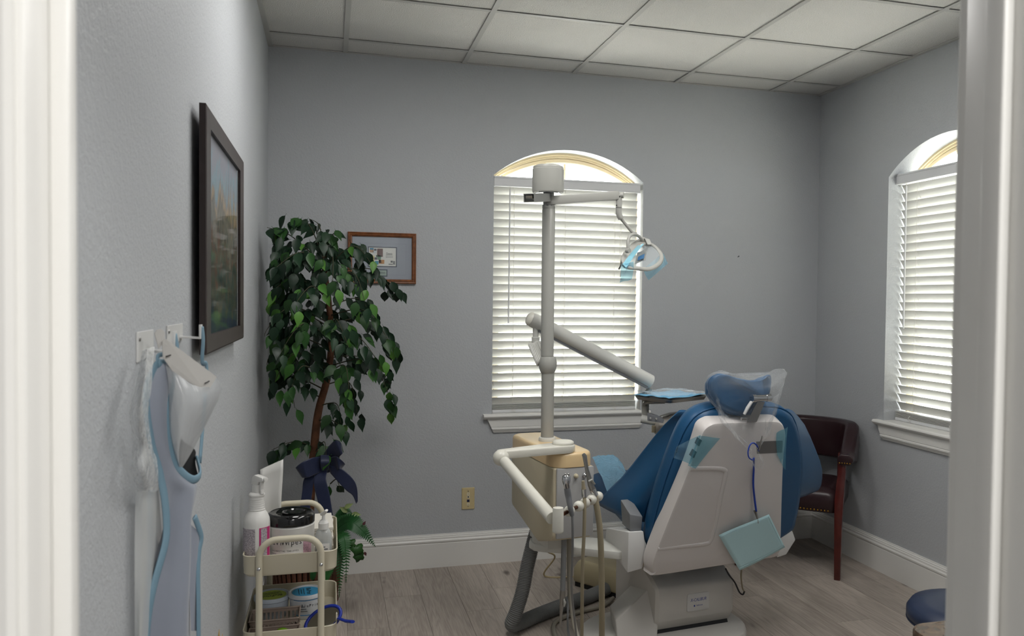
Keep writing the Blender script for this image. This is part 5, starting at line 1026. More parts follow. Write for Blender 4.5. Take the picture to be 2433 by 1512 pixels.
mb = MB(); mb.lathe([(0.040, 0.714), (0.040, 0.717), (0.034, 0.718), (0.030, 0.7145)], (wc0[0]+0.012, wc0[1], 0), n=32); mb.obj('lid_flap', MATS['gloss_black_plastic'], ld, smooth=40)
R_ = wr-0.0006
arc_label('wrap_label', wc0, R_, 205, 330, 0.560, 0.634, M_PAPER, wpc, 24)
arc_label('pink_band', wc0, R_+0.0004, 203, 212, 0.560, 0.640, M_PINK, wpc, 4)
arc_label('fine_print', wc0, R_+0.0006, 303, 330, 0.560, 0.632, mat('pink_fine_print', '#c09aa8', rough=0.6, var=(300, 0.4)), wpc, 8)
arc_text('brand_lettering', 'CaviWipes', 0.026, wc0, R_+0.0006, 258, 0.632, M_TXT, wpc, 9.5)
arc_text('product_lettering', 'DISINFECTING TOWELETTES', 0.0075, wc0, R_+0.0006, 258, 0.604, M_INKG, wpc, 2.9, 0.8)
for k in range(4): arc_label('text_line', wc0, R_+0.0006, 222, 236+3*(k % 2), 0.594-k*0.009, 0.5965-k*0.009, M_FINE, wpc, 4)
def ring_mark(ang, z, r, m, par, nm, inner):
    a = math.radians(ang); M = frame((wc0[0]+(R_+0.0012)*math.cos(a), wc0[1]+(R_+0.0012)*math.sin(a), z), a+math.pi/2, math.radians(90))
    mb = MB(M); R0 = [[(q*math.cos(2*math.pi*k/24), q*math.sin(2*math.pi*k/24), h) for k in range(24)] for q, h in ((r, 0), (r, 0.0004), (r*0.88, 0.0004), (r*0.88, 0))]
    mb.rings(R0, loop=True); inner(mb); mb.obj(nm, m, par)
def person_bin(mb):
    mb.box(-0.0035, -0.0015, -0.004, 0.001, 0, 0.0004); mb.ball((-0.0025, 0.0028, 0), 0.0012, 8, 4); mb.box(-0.0015, 0.002, -0.0005, 0.0007, 0, 0.0004); mb.box(0.0015, 0.004, -0.0045, -0.0005, 0, 0.0004)
def blob(mb): mb.ball((0, 0, 0), 0.0032, 12, 5, (1, 0.75, 0.1)); mb.box(-0.0045, 0.0045, 0.0034, 0.0042, 0, 0.0004)
ring_mark(263, 0.583, 0.0075, M_TXT, wpc, 'tidy_mark', person_bin)
ring_mark(277, 0.583, 0.0078, M_TXT, wpc, 'virus_mark', blob)
def one(mb): mb.box(-0.0062, -0.0042, -0.006, 0.006, 0, 0.0005); mb.box(-0.0078, -0.0062, 0.003, 0.0048, 0, 0.0005)
ring_mark(291, 0.584, 0.0070, mat('crimson_print', '#b3213f', rough=0.55), wpc, 'one_minute_mark', one)
# pump bottle
pc0 = (-0.020, 2.825); pb = thing('pump_bottle', 'clear pump bottle of hand sanitiser with a white nozzle in the top tray', 'pump bottle', (pc0[0], pc0[1], TF))
mb = MB(); mb.rings([[(pc0[0]+x*s, pc0[1]+y*s, z) for x, y in rrect(0.054, 0.036, 0.015, 5)] for z, s in ((TF, 0.93), (TF+0.004, 1.0), (0.640, 1.0), (0.656, 0.93), (0.667, 0.7), (0.672, 0.52))]); mb.obj('bottle', film('clear_bottle', '#c8cccb', clear=0.55, rough=0.06), pb, smooth=45)
mb = MB(); mb.rings([[(pc0[0]+x, pc0[1]+y, z) for x, y in rrect(0.049, 0.031, 0.013, 5)] for z in (TF+0.003, 0.625)]); mb.obj('gel', film('clear_gel', '#b9bdb9', clear=0.5, rough=0.2), pb, smooth=45)
mb = MB(); mb.lathe([(0.0165, 0.670), (0.0165, 0.690), (0.014, 0.692), (0.012, 0.698), (0.010, 0.699)], (pc0[0], pc0[1], 0), n=24); mb.tube([(pc0[0], pc0[1], 0.60), (pc0[0], pc0[1], 0.672)], 0.003, n=8); mb.obj('collar', M_HD, pb, smooth=45)
mb = MB(); mb.tube([(pc0[0], pc0[1], 0.698), (pc0[0], pc0[1], 0.716)], [0.006, 0.005], n=12); mb.tube([(pc0[0]-0.004, pc0[1]+0.004, 0.718), (pc0[0]+0.004, pc0[1]-0.008, 0.726), (pc0[0]+0.010, pc0[1]-0.02, 0.736)], [0.009, 0.008, 0.0055], n=10, flat=0.7); mb.obj('pump_head', M_HD, pb, smooth=50)
mb = MB(); mb.box(pc0[0]-0.02, pc0[0]+0.02, pc0[1]-0.0188, pc0[1]-0.0182, 0.575, 0.625); lb = mb.obj('label', M_PAPER, pb)
for k in range(5):
    mb = MB(); mb.box(pc0[0]-0.016, pc0[0]+(0.014 if k % 2 else 0.006), pc0[1]-0.0192, pc0[1]-0.0188, 0.612-k*0.007, 0.615-k*0.007); mb.obj('text_line', M_INKG, lb)
# white carton of gauze behind the pump bottle
gz = thing('gauze_pack', 'white pack of folded gauze squares standing behind the pump bottle', 'pack', (-0.01, 3.04, TF))
for k in range(9):
    mb = MB(frame((-0.021, 3.02, TF+0.002+k*0.0105), math.radians(2*((k*7) % 3-1)))); mb.box(-0.045, 0.030, -0.10, 0.10, 0, 0.0098); mb.obj('folded_square', mat('cotton_white', '#d6d2c8', rough=0.9), gz, bevel=0.0015)
# white pouch standing at the back
pu = []
for j in range(9):
    v = j/8; z = TF + 0.02 + (0.862-TF-0.02)*v
    pu.append([(-0.232+0.068*u + 0.004*math.sin(5*v+3*u), 3.06 + 0.012*math.sin(math.pi*u)*(1-0.7*v) + 0.004*math.sin(9*v), z - (0.034*(1-u) if j == 8 else 0.030*(1-u)*v*v)) for u in [k/8 for k in range(9)]])
mb = MB(); m_ = 9; mb.add([p for r in pu for p in r], [(j*m_+i, j*m_+i+1, (j+1)*m_+i+1, (j+1)*m_+i) for j in range(8) for i in range(8)]); o = mb.obj('white_pouch', translucent('soft_white_plastic', '#e4e3df', '#f4f2ec', 0.2), None, smooth=True, thick=0.010)
tag(o, 'tall white soft pouch standing behind the spray bottle', 'pouch')
# middle tray: two tubs of impression powder, two slotted baskets, hand mirror
TM = 0.3065
M_TUB = mat('white_tub_plastic', '#d3d6da', rough=0.35)
M_TUB2 = mat('bluish_tub_plastic', '#b9c2cc', rough=0.35)
def tub(cx, cy, r, zt, m, lab, name_txt, col, label, ang, lines):
    t = thing('powder_tub', label, 'tub', (cx, cy, TM), 'round tubs in the middle tray')
    mb = MB(); mb.lathe([(r*0.80, TM), (r*0.84, TM+0.003), (r*0.93, zt-0.016), (r*0.9, zt-0.014)], (cx, cy, 0), n=36); mb.obj('body', m, t, smooth=45)
    Tl = frame((cx, cy, zt-0.015), math.radians(ang), 0)
    mb = MB(Tl); mb.lathe([(r*0.96, 0), (r, 0.002), (r, 0.012), (r*0.97, 0.015), (r*0.90, 0.015), (r*0.86, 0.012), (r*0.80, 0.0115), (0.004, 0.0115)], (0, 0, 0), n=40); ld = mb.obj('lid', m, t, smooth=40)
    mb = MB(Tl); mb.lathe([(r*0.78, 0.0116), (r*0.78, 0.0122)], (0, 0, 0), n=40); lbl = mb.obj('lid_label', mat('lid_print_'+col.strip('#'), col, rough=0.45), ld, smooth=40)
    text('lid_lettering', name_txt, r*0.36, Tl @ Matrix.Translation((0.0, r*0.14, 0.0124)), M_TXT, ld, sx=0.95)
    for k, w in enumerate(lines):
        mb = MB(Tl); mb.box(-r*w, r*w, -r*(0.12+0.14*k)-0.0012, -r*(0.12+0.14*k)+0.0008, 0.0122, 0.0126); mb.obj('text_line', M_TXT, ld)
    return t
tub(-0.196, 3.065, 0.062, 0.382, M_TUB2, None, 'BluPrint', '#a3b53e', 'round pale tub with a lime green lid label in the middle tray', 190, (0.55, 0.4, 0.5))
t2 = tub(-0.080, 3.045, 0.062, 0.392, M_TUB, None, 'BluPrint', '#3fa0cf', 'round white tub with a sky blue lid label in the middle tray', 275, (0.5, 0.35, 0.45))
for z_ in (0.374, 0.322): arc_label('blue_band', (-0.080, 3.045), 0.0572, 225, 330, z_, z_+0.0025, mat('blue_print', '#2f7fb8', rough=0.5), t2, 14)
arc_text('side_lettering', 'BluPrint', 0.014, (-0.080, 3.045), 0.0575, 290, 0.356, M_TXT, t2, 9)
for k in range(3): arc_label('text_line', (-0.080, 3.045), 0.0566, 248, 268+k*4, 0.352-k*0.008, 0.354-k*0.008, M_INKG, t2, 5)
M_TAUPE = mat('taupe_plastic', '#8a7b70', rough=0.5)
def basket(x0, x1, y0, y1, zt, zb, label):
    t = thing('slotted_basket', label, 'basket', ((x0+x1)/2, (y0+y1)/2, zb), 'taupe baskets in the middle tray')
    mb = MB(); mb.box(x0+0.006, x1-0.006, y0+0.006, y1-0.006, zb, zb+0.002); mb.obj('floor_panel', M_TAUPE, t)
    mb = MB()
    for a, b_ in (((x0, y0), (x1, y0)), ((x1, y0), (x1, y1)), ((x1, y1), (x0, y1)), ((x0, y1), (x0, y0))):
        mb.tube([(a[0], a[1], zt), (b_[0], b_[1], zt)], 0.0032, n=8)
    mb.box(x0, x1, y0, y0+0.0018, zt-0.012, zt); mb.box(x0, x1, y1-0.0018, y1, zt-0.012, zt); mb.box(x0, x0+0.0018, y0, y1, zt-0.012, zt); mb.box(x1-0.0018, x1, y0, y1, zt-0.012, zt)
    mb.obj('rim', M_TAUPE, t)
    n = 11
    for yy in (y0+0.003, y1-0.004):
        for k in range(n+1):
            x = x0+0.004+(x1-x0-0.010)*k/n; mb = MB(); mb.box(x, x+0.006, yy, yy+0.0016, zb, zt-0.010); mb.obj('slat', M_TAUPE, t)
    for xx in (x0+0.003, x1-0.004):
        mb = MB(); mb.box(xx, xx+0.0016, y0+0.004, y1-0.004, zb, zt-0.010); mb.obj('end_panel', M_TAUPE, t)
    return t
basket(-0.255, -0.098, 2.868, 2.975, 0.362, TM, 'taupe slotted basket in front of the two round tubs')
basket(-0.252, -0.096, 2.768, 2.858, 0.343, TM, 'taupe slotted basket nearest the front of the middle tray')
for k, x_ in enumerate((-0.205, -0.186, -0.168, -0.150)):
    mb = MB(); mb.lathe([(0.005, 0), (0.005, 0.028), (0.003, 0.030)], (x_, 2.815+0.008*(k % 2), TM+0.0025), n=12); o = mb.obj('orange_vial', mat('orange_plastic', '#cc4a22', rough=0.4), None, smooth=45)
    tag(o, ('leftmost of the four orange vials in the front taupe basket', 'second from the left of the four orange vials in the front basket', 'third from the left of the four orange vials in the front basket', 'rightmost of the four orange vials in the front taupe basket')[k], 'vial', 'orange vials in the front basket')
mb = MB(frame((-0.155, 2.79, TM+0.003), 0.3)); mb.grid(lambda u, v: ((u-0.5)*0.06, (v-0.5)*0.035, 0.034 + 0.006*math.sin(6*u+3*v) + 0.012*(1-abs(2*u-1))), 8, 5); o = mb.obj('green_packet', mat('lime_foil', '#7fae2c', rough=0.35), None, smooth=True, thick=0.004); tag(o, 'crumpled lime green packet in the front basket', 'packet')
# hand mirror leaning over the tray rim
M_MBLUE = mat('royal_blue_plastic', '#1c2f8c', rough=0.3)
hm = thing('hand_mirror', 'royal blue hand mirror leaning over the right rim of the middle tray', 'mirror', (-0.03, 2.82, TM))
c_, e1_, e2_ = V((-0.020, 2.860, 0.350)), V(0.82, 0.10, 0.42), V(-0.42, 0.62, 0.50)
e1_.normalize(); e2_ = (e2_-e1_*e2_.dot(e1_)).normalized(); e3_ = e1_.cross(e2_)
def hmq(x, y, z=0.0): return c_ + e1_*x + e2_*y + e3_*z
lp_ = [hmq(0.062*math.cos(2*math.pi*k/32), 0.040*math.sin(2*math.pi*k/32)) for k in range(33)]
mb = MB(); mb.tube(lp_, 0.0058, n=10); mb.obj('mirror_rim', M_MBLUE, hm, smooth=60)
mb = MB(); mb.rings([[tuple(hmq(0.060*math.cos(2*math.pi*k/32), 0.038*math.sin(2*math.pi*k/32), z)) for k in range(32)] for z in (-0.001, 0.001)]); mb.obj('mirror_glass', mat('mirror_silver', '#c9ccce', rough=0.04, metal=1.0), hm)
mb = MB(); mb.tube(spline([hmq(0.045, -0.030), V(0.030, 2.765, 0.386), V(0.052, 2.73, 0.389), (0.072, 2.695, 0.398)], 5), [0.006]*5 + [0.0075]*5 + [0.009]*5 + [0.008], n=12, flat=0.6); mb.obj('handle', M_MBLUE, hm, smooth=60)

# ================================================================ hooks, apron and bags on the left wall
M_HOOK = mat('white_hook_enamel', '#d0d0ce', rough=0.35)
def hook(y0, y1, z0, z1, label):
    t = thing('wall_hook', label, 'hook', (LW, (y0+y1)/2, z0), 'white wall hooks')
    mb = MB(); mb.rings([[(LW, y0, z0), (LW, y1, z0+0.006), (LW, y1, z1), (LW, y0, z1)], [(LW+0.003, y0, z0), (LW+0.003, y1, z0+0.006), (LW+0.003, y1, z1), (LW+0.003, y0, z1)]]); mb.obj('back_plate', M_HOOK, t, bevel=0.001)
    mb = MB(); ym = y1-0.03; mb.rings([[(LW+0.002, ym-0.012, z0+0.012), (LW+0.002, ym+0.012, z0+0.012), (LW+0.002, ym+0.012, z0+0.016), (LW+0.002, ym-0.012, z0+0.016)], [(LW+0.042, ym-0.012, z0+0.010), (LW+0.042, ym+0.012, z0+0.010), (LW+0.042, ym+0.012, z0+0.014), (LW+0.042, ym-0.012, z0+0.014)]])
    mb.box(LW+0.040, LW+0.044, ym-0.012, ym+0.012, z0+0.010, z1-0.002); mb.obj('hook_arm', M_HOOK, t, bevel=0.0008)
    mb = MB(); mb.lathe([(0.004, 0), (0.003, 0.002)], (LW+0.003, y0+0.012, z1-0.012), n=10, axis=(1, 0, 0)); mb.obj('screw', M_STEEL, t, smooth=45)
    return t
hook(1.475, 1.60, 1.328, 1.378, 'white metal wall hook holding the apron strap')
hook(1.73, 1.90, 1.338, 1.380, 'white metal wall hook next to the painting')
M_APRON = mat('pale_blue_grey_apron', '#858b97', rough=0.6, sheen=0.2, bump=(500, 0.1, 0.0005))
M_BIND = mat('light_blue_binding', '#6d8a9a', rough=0.6)
ap = thing('lead_apron', 'pale blue grey protective apron with light blue binding on the left wall hook', 'apron', (-0.266, 1.551, 0.853))
AN = V(0.892, -0.452, 0.0)
L_E = [(-0.281, 1.521, 1.323), (-0.291, 1.502, 1.301), (-0.295, 1.494, 1.260), (-0.289, 1.505, 1.194), (-0.281, 1.522, 1.146), (-0.278, 1.528, 1.117), (-0.276, 1.532, 1.087), (-0.275, 1.534, 1.047), (-0.277, 1.529, 1.016), (-0.284, 1.516, 0.984), (-0.293, 1.497, 0.934), (-0.298, 1.488, 0.873), (-0.300, 1.484, 0.785), (-0.301, 1.482, 0.673)]
R_E = [(-0.274, 1.535, 1.322), (-0.264, 1.555, 1.300), (-0.268, 1.548, 1.253), (-0.268, 1.546, 1.186), (-0.259, 1.564, 1.139), (-0.239, 1.603, 1.100), (-0.231, 1.621, 1.087), (-0.236, 1.611, 1.039), (-0.236, 1.610, 1.001), (-0.234, 1.614, 0.957), (-0.232, 1.618, 0.886), (-0.231, 1.620, 0.813), (-0.230, 1.623, 0.712), (-0.230, 1.622, 0.586)]
le, re_ = spline(L_E, 5), spline(R_E, 5); nu = 18; G3 = []
for j, (a, b_) in enumerate(zip(le, re_)):
    v = j/(len(le)-1); row = []
    for i in range(nu+1):
        u = i/nu; amp = 0.016*min(1.0, max(0.0, (v-0.36)*3.0))
        fold = amp*(math.cos(u*2.6*math.pi + 1.2*v) - 0.6*abs(math.sin(u*1.7*math.pi+0.5))) + 0.012*math.sin(math.pi*u)*(1-v)
        row.append(a.lerp(b_, u) + AN*fold)
    G3.append(row)
mb = MB(); mb.add([tuple(p) for r in G3 for p in r], [(j*(nu+1)+i, j*(nu+1)+i+1, (j+1)*(nu+1)+i+1, (j+1)*(nu+1)+i) for j in range(len(G3)-1) for i in range(nu)]); mb.obj('apron_body', M_APRON, ap, smooth=True, thick=0.004)
def ribbon(nm, pts, w, m, par, n=5, up=(0.892, -0.452, 0)):
    mb = MB(); mb.tube(spline(pts, n), w, n=10, flat=0.35, up=up); return mb.obj(nm, m, par, smooth=True)
ribbon('edge_binding', [r[0] + AN*0.003 for r in G3[::3]], 0.0085, M_BIND, ap, 3)
ribbon('neck_binding', [(-0.278, 1.514, 1.324), (-0.270, 1.529, 1.321), (-0.263, 1.544, 1.306), (-0.262, 1.546, 1.288), (-0.265, 1.536, 1.260), (-0.267, 1.532, 1.224), (-0.264, 1.537, 1.180), (-0.257, 1.551, 1.144), (-0.246, 1.577, 1.119), (-0.237, 1.604, 1.106), (-0.232, 1.637, 1.105), (-0.234, 1.657, 1.114), (-0.241, 1.666, 1.137)], 0.0078, M_BIND, ap)
ribbon('hanging_strap', [V(LW+0.043, 1.57, 1.372), V(LW+0.046, 1.562, 1.34), (-0.279, 1.526, 1.337), (-0.279, 1.521, 1.322)], 0.0042, M_BIND, ap)
ribbon('hanging_strap', [V(LW+0.044, 1.872, 1.374), V(LW+0.047, 1.868, 1.345), V(LW+0.045, 1.87, 1.30), V(LW+0.05, 1.90, 1.285), V(LW+0.05, 1.86, 1.20), V(LW+0.05, 1.80, 1.10)], 0.0058, M_BIND, ap)
mb = MB(); mb.grid(wavy((-0.262, 1.637, 1.178), (-0.243, 1.675, 1.143), (-0.263, 1.618, 1.126), (-0.236, 1.655, 1.097), 0.003), 6, 6); mb.obj('dark_inner_sheet', mat('dark_inner_sheet', '#0d0e10', rough=0.8), ap, smooth=True)  # near-black sheet inside the apron opening
ribbon('back_flap_binding', [(-0.239, 1.630, 1.032), (-0.234, 1.645, 1.007), (-0.231, 1.656, 0.984), (-0.234, 1.650, 0.962), (-0.235, 1.643, 0.925), (-0.234, 1.640, 0.862), (-0.234, 1.641, 0.791)], 0.0065, M_BIND, ap)
mb = MB(); mb.grid(wavy((-0.246, 1.621, 1.026), (-0.233, 1.656, 0.990), (-0.245, 1.623, 0.823), (-0.234, 1.645, 0.813), 0.002), 6, 10); mb.obj('back_flap', M_APRON, ap, smooth=True)
# header-card bag hanging from the hook
M_CARD = mat('grey_white_card', '#b3b1ad', rough=0.6)
M_BAGF = film('frosted_bag_film', '#b4b7b9', clear=0.48, rough=0.25, wrinkle=(18, 0.4))
hb = thing('hanging_bag', 'frosted plastic bag with a stapled white header card on the hook', 'plastic bag', (-0.249, 1.541, 1.144))
hc = [(-0.271, 1.506, 1.361), (-0.267, 1.514, 1.365), (-0.197, 1.588, 1.293), (-0.210, 1.562, 1.267), (-0.257, 1.520, 1.308), (-0.270, 1.507, 1.334)]
mb = MB(); mb.rings([[tuple(V(p)) for p in hc], [tuple(V(p)+AN*0.0014) for p in hc]]); hcc = mb.obj('header_card', M_CARD, hb)
tb3 = [(-0.282, 1.502, 1.375), (-0.279, 1.507, 1.381), (-0.274, 1.515, 1.382), (-0.270, 1.519, 1.376), (-0.269, 1.514, 1.361), (-0.276, 1.504, 1.349)]
mb = MB(); mb.rings([[tuple(V(p)) for p in tb3], [tuple(V(p)+AN*0.0014) for p in tb3]]); mb.obj('hang_tab', M_CARD, hcc)
for q in (((-0.266, 1.505, 1.336), (-0.260, 1.512, 1.338)), ((-0.213, 1.556, 1.285), (-0.207, 1.565, 1.288))):
    mb = MB(); mb.tube([V(q[0])+AN*0.002, V(q[1])+AN*0.002], 0.0011, n=6); mb.obj('staple', M_DARK, hcc)
rows = [[(-0.267, 1.515, 1.322), (-0.245, 1.526, 1.300), (-0.222, 1.550, 1.281), (-0.198, 1.586, 1.292)],
        [(-0.263, 1.522, 1.283), (-0.236, 1.511, 1.269), (-0.214, 1.543, 1.262), (-0.189, 1.603, 1.269)],
        [(-0.264, 1.529, 1.243), (-0.241, 1.511, 1.237), (-0.223, 1.536, 1.230), (-0.207, 1.601, 1.224)],
        [(-0.264, 1.534, 1.202), (-0.247, 1.521, 1.196), (-0.236, 1.544, 1.189), (-0.227, 1.595, 1.180)],
        [(-0.258, 1.546, 1.160), (-0.251, 1.541, 1.157), (-0.245, 1.552, 1.153), (-0.241, 1.578, 1.151)],
        [(-0.254, 1.557, 1.141), (-0.252, 1.553, 1.140), (-0.250, 1.556, 1.139), (-0.249, 1.566, 1.137)]]
sheet_mb(rows).obj('bag_front', M_BAGF, hb, smooth=True)
# long clear bag between the apron and the wall
M_CB = film('clear_long_bag_film', '#dcdedd', clear=0.74, rough=0.08, wrinkle=(40, 1.0))
def crumpled(rows, a, s):
    G_ = sheet3(rows, nu=24, nv=40); m = len(G_[0]); mb = MB(); random.seed(5)
    mb.add([tuple(p + V(1, -0.4, 0)*crumple((i/m, j/len(G_)), a, s) + V(0.3, -1, 0)*random.uniform(-a, a)*0.12) for j, r in enumerate(G_) for i, p in enumerate(r)], [(j*m+i, j*m+i+1, (j+1)*m+i+1, (j+1)*m+i) for j in range(len(G_)-1) for i in range(m-1)]); return mb
rows = [[(-0.285, 1.427, 1.350), (-0.275, 1.413, 1.355), (-0.270, 1.438, 1.356)],
        [(-0.285, 1.398, 1.316), (-0.262, 1.332, 1.322), (-0.265, 1.398, 1.316)],
        [(-0.288, 1.356, 1.260), (-0.262, 1.295, 1.267), (-0.270, 1.392, 1.254)],
        [(-0.288, 1.377, 1.209), (-0.266, 1.336, 1.215), (-0.272, 1.434, 1.198)],
        [(-0.285, 1.351, 1.178), (-0.262, 1.321, 1.183), (-0.270, 1.469, 1.154)],
        [(-0.290, 1.414, 1.131), (-0.270, 1.385, 1.136), (-0.276, 1.494, 1.112)]]
o = crumpled(rows, 0.0010, 0.8).obj('crumpled_bag', M_CB, None, smooth=True); tag(o, 'crumpled shiny clear bag hanging left of the blue grey apron', 'plastic bag')
rows = [[(-0.293, 1.417, 1.132), (-0.280, 1.421, 1.131), (-0.285, 1.550, 1.102)],
        [(-0.293, 1.410, 1.045), (-0.282, 1.446, 1.033), (-0.286, 1.584, 0.993)],
        [(-0.293, 1.409, 0.965), (-0.284, 1.424, 0.959), (-0.288, 1.515, 0.927)],
        [(-0.293, 1.408, 0.872), (-0.284, 1.399, 0.875), (-0.288, 1.461, 0.849)]]
o = sheet_mb(rows, nu=12, nv=24).obj('long_clear_sleeve', film('clear_sleeve_film', '#cfd2d1', clear=0.6, rough=0.2), None, smooth=True); tag(o, 'long clear plastic sleeve hanging low behind the blue grey apron', 'plastic sleeve')
# dried stems between wall and cart
ds = thing('dried_stems', 'few dried straw stems standing against the left wall before the cart', 'dried stems', (-0.285, 2.35, 0.0))
for k, (px_, pz_) in enumerate(((0.0, 0.545), (0.010, 0.525), (-0.010, 0.515))):
    mb = MB(); mb.tube([(-0.283, 2.35+px_*0.5, 0.0), (-0.284+px_*0.3, 2.35+px_, 0.3), (-0.285+px_*0.5, 2.35+px_*1.6, pz_-0.02), (-0.284+px_*0.6, 2.35+px_*1.8, pz_)], [0.001, 0.001, 0.0026, 0.0005], n=6); mb.obj('stem', mat('straw', '#a58a55', rough=0.8), ds, smooth=True)

# ================================================================ ficus in a basket, bow, fern
def leaf_mat(name, c0, c1):
    m = mat(name, c0, rough=0.42, spec=0.35); nt = m.node_tree; b = nt.nodes['Principled BSDF']; N = nt.nodes.new; L = nt.links.new
    oi = N('ShaderNodeObjectInfo'); mx = N('ShaderNodeMixRGB'); mx.inputs['Color1'].default_value = lin(c0); mx.inputs['Color2'].default_value = lin(c1)
    L(oi.outputs['Random'], mx.inputs['Fac'])
    tc = N('ShaderNodeTexCoord'); n = N('ShaderNodeTexNoise'); n.inputs['Scale'].default_value = 60; L(tc.outputs['Object'], n.inputs['Vector'])
    hs = N('ShaderNodeHueSaturation'); mr = N('ShaderNodeMapRange'); mr.inputs['To Min'].default_value = 0.75; mr.inputs['To Max'].default_value = 1.25
    L(n.outputs['Fac'], mr.inputs['Value']); L(mr.outputs[0], hs.inputs['Value']); L(mx.outputs[0], hs.inputs['Color']); L(hs.outputs[0], b.inputs['Base Color'])
    return m
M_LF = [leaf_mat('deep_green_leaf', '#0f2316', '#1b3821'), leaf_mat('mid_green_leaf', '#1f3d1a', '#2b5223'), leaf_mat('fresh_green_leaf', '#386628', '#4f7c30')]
M_BARK = mat('brown_bark', '#6b4630', rough=0.8, bump=(80, 0.6, 0.004), var=(30, 0.35))
M_TWIG = mat('twig', '#3c3a28', rough=0.8)
FX, FY = -0.105, 3.965
fic = thing('ficus_tree', 'tall artificial ficus with hanging glossy leaves in the left corner', 'plant', (FX, FY, 0.26))
tr_ = spline([(FX+0.01, FY, 0.27), (FX+0.018, FY, 0.50), (-0.068, 3.960, 0.770), (-0.051, 3.960, 0.916), (-0.016, 3.950, 1.054), (0.004, 3.960, 1.219), (-0.008, 3.960, 1.414), (-0.025, 3.960, 1.550), (-0.033, 3.960, 1.627)], 6)
mb = MB(); mb.tube(tr_, [0.021 - 0.010*i/(len(tr_)-1) for i in range(len(tr_))], n=10); mb.obj('trunk', M_BARK, fic, smooth=True)
mb = MB(); mb.tube(spline([(FX+0.05, FY+0.01, 0.27), (FX+0.075, FY, 0.42), (FX+0.07, FY-0.01, 0.56), (FX+0.05, FY, 0.72)], 5), [0.014]*16, n=8); mb.obj('trunk', M_BARK, fic, smooth=True)
# one leaf mesh per look: ovate, pointed, folded along the midrib, curling
def leaf_mesh(nm, m, curl, fold, wide):
    prof = [(0.0, 0.06), (0.12, 0.60), (0.30, 0.98), (0.48, 0.95), (0.66, 0.66), (0.82, 0.30), (1.0, 0.02)]
    vs = []; fs = []
    for (t_, w) in prof:
        bend = -curl*t_*t_; h = w*wide*0.5
        vs += [(-h, t_, bend + fold*h), (0, t_, bend), (h, t_, bend + fold*h)]
    for i in range(len(prof)-1):
        a = i*3; fs += [(a, a+1, a+4, a+3), (a+1, a+2, a+5, a+4)]
    n = len(vs); vs += [(0.007, -0.16, 0.0), (-0.007, -0.16, 0.0)]; fs.append((n, n+1, 0, 2))
    me = bpy.data.meshes.new(nm); me.from_pydata(vs, [], fs); me.materials.append(m); me.polygons.foreach_set('use_smooth', [True]*len(me.polygons)); return me
LM = [[leaf_mesh('ficus_leaf', m, c, f, w) for c, f, w in ((0.18, 0.35, 0.56), (0.32, 0.2, 0.60), (0.08, 0.5, 0.50))] for m in M_LF]
random.seed(21)
def leaf_frame(p, d, nrm, L):
    d = d.normalized(); x = d.cross(nrm); x = x.normalized() if x.length > 1e-4 else d.orthogonal().normalized(); z = x.cross(d)
    return Matrix(((x.x*L, d.x*L, z.x*L, p.x), (x.y*L, d.y*L, z.y*L, p.y), (x.z*L, d.z*L, z.z*L, p.z), (0, 0, 0, 1)))
LEAVES = []
def add_leaf(p, d, nrm, L, tone):
    tip = p + d.normalized()*L
    q = min(p.x, tip.x) - 0.035
    if q < LW+0.012: p = p + V(LW+0.012-q, 0, 0)
    q = max(p.y, tip.y) + 0.02
    if q > BW-0.02: p = p - V(0, q-BW+0.02, 0)
    LEAVES.append((p, d, nrm, L, tone))
twigs = []
def branch(start, mid, end, n, spread=0.03, L=(0.055, 0.080), light=0.16, start_t=0.25):
    P = [V(max(q.x, LW+0.035), min(q.y, BW-0.05), q.z) for q in spline([start, mid, end], 8)]; twigs.append(P); m = len(P)
    for k in range(n):
        t_ = start_t + (1-start_t)*(k+0.5)/n; i = min(m-2, int(t_*(m-1))); p = P[i].lerp(P[i+1], t_*(m-1)-i)
        tg = (P[i+1]-P[i]).normalized(); side = tg.cross(V(0, 0, 1)); side = side.normalized() if side.length > 0.01 else V(1, 0, 0)
        s_ = 1 if k % 2 else -1
        d = tg*random.uniform(0.2, 0.7) + side*s_*random.uniform(0.2, 0.8) + V(0, 0, -1)*random.uniform(0.35, 1.1)
        nrm = V(random.uniform(-0.5, 0.5), -random.uniform(0.5, 1.0), random.uniform(0.2, 0.9))
        tone = 2 if random.random() < light else (1 if random.random() < 0.36 else 0)
        add_leaf(p + side*s_*0.012 + V(random.uniform(-1, 1), random.uniform(-1, 1), random.uniform(-0.6, 0.4))*spread, d, nrm, random.uniform(*L), tone)
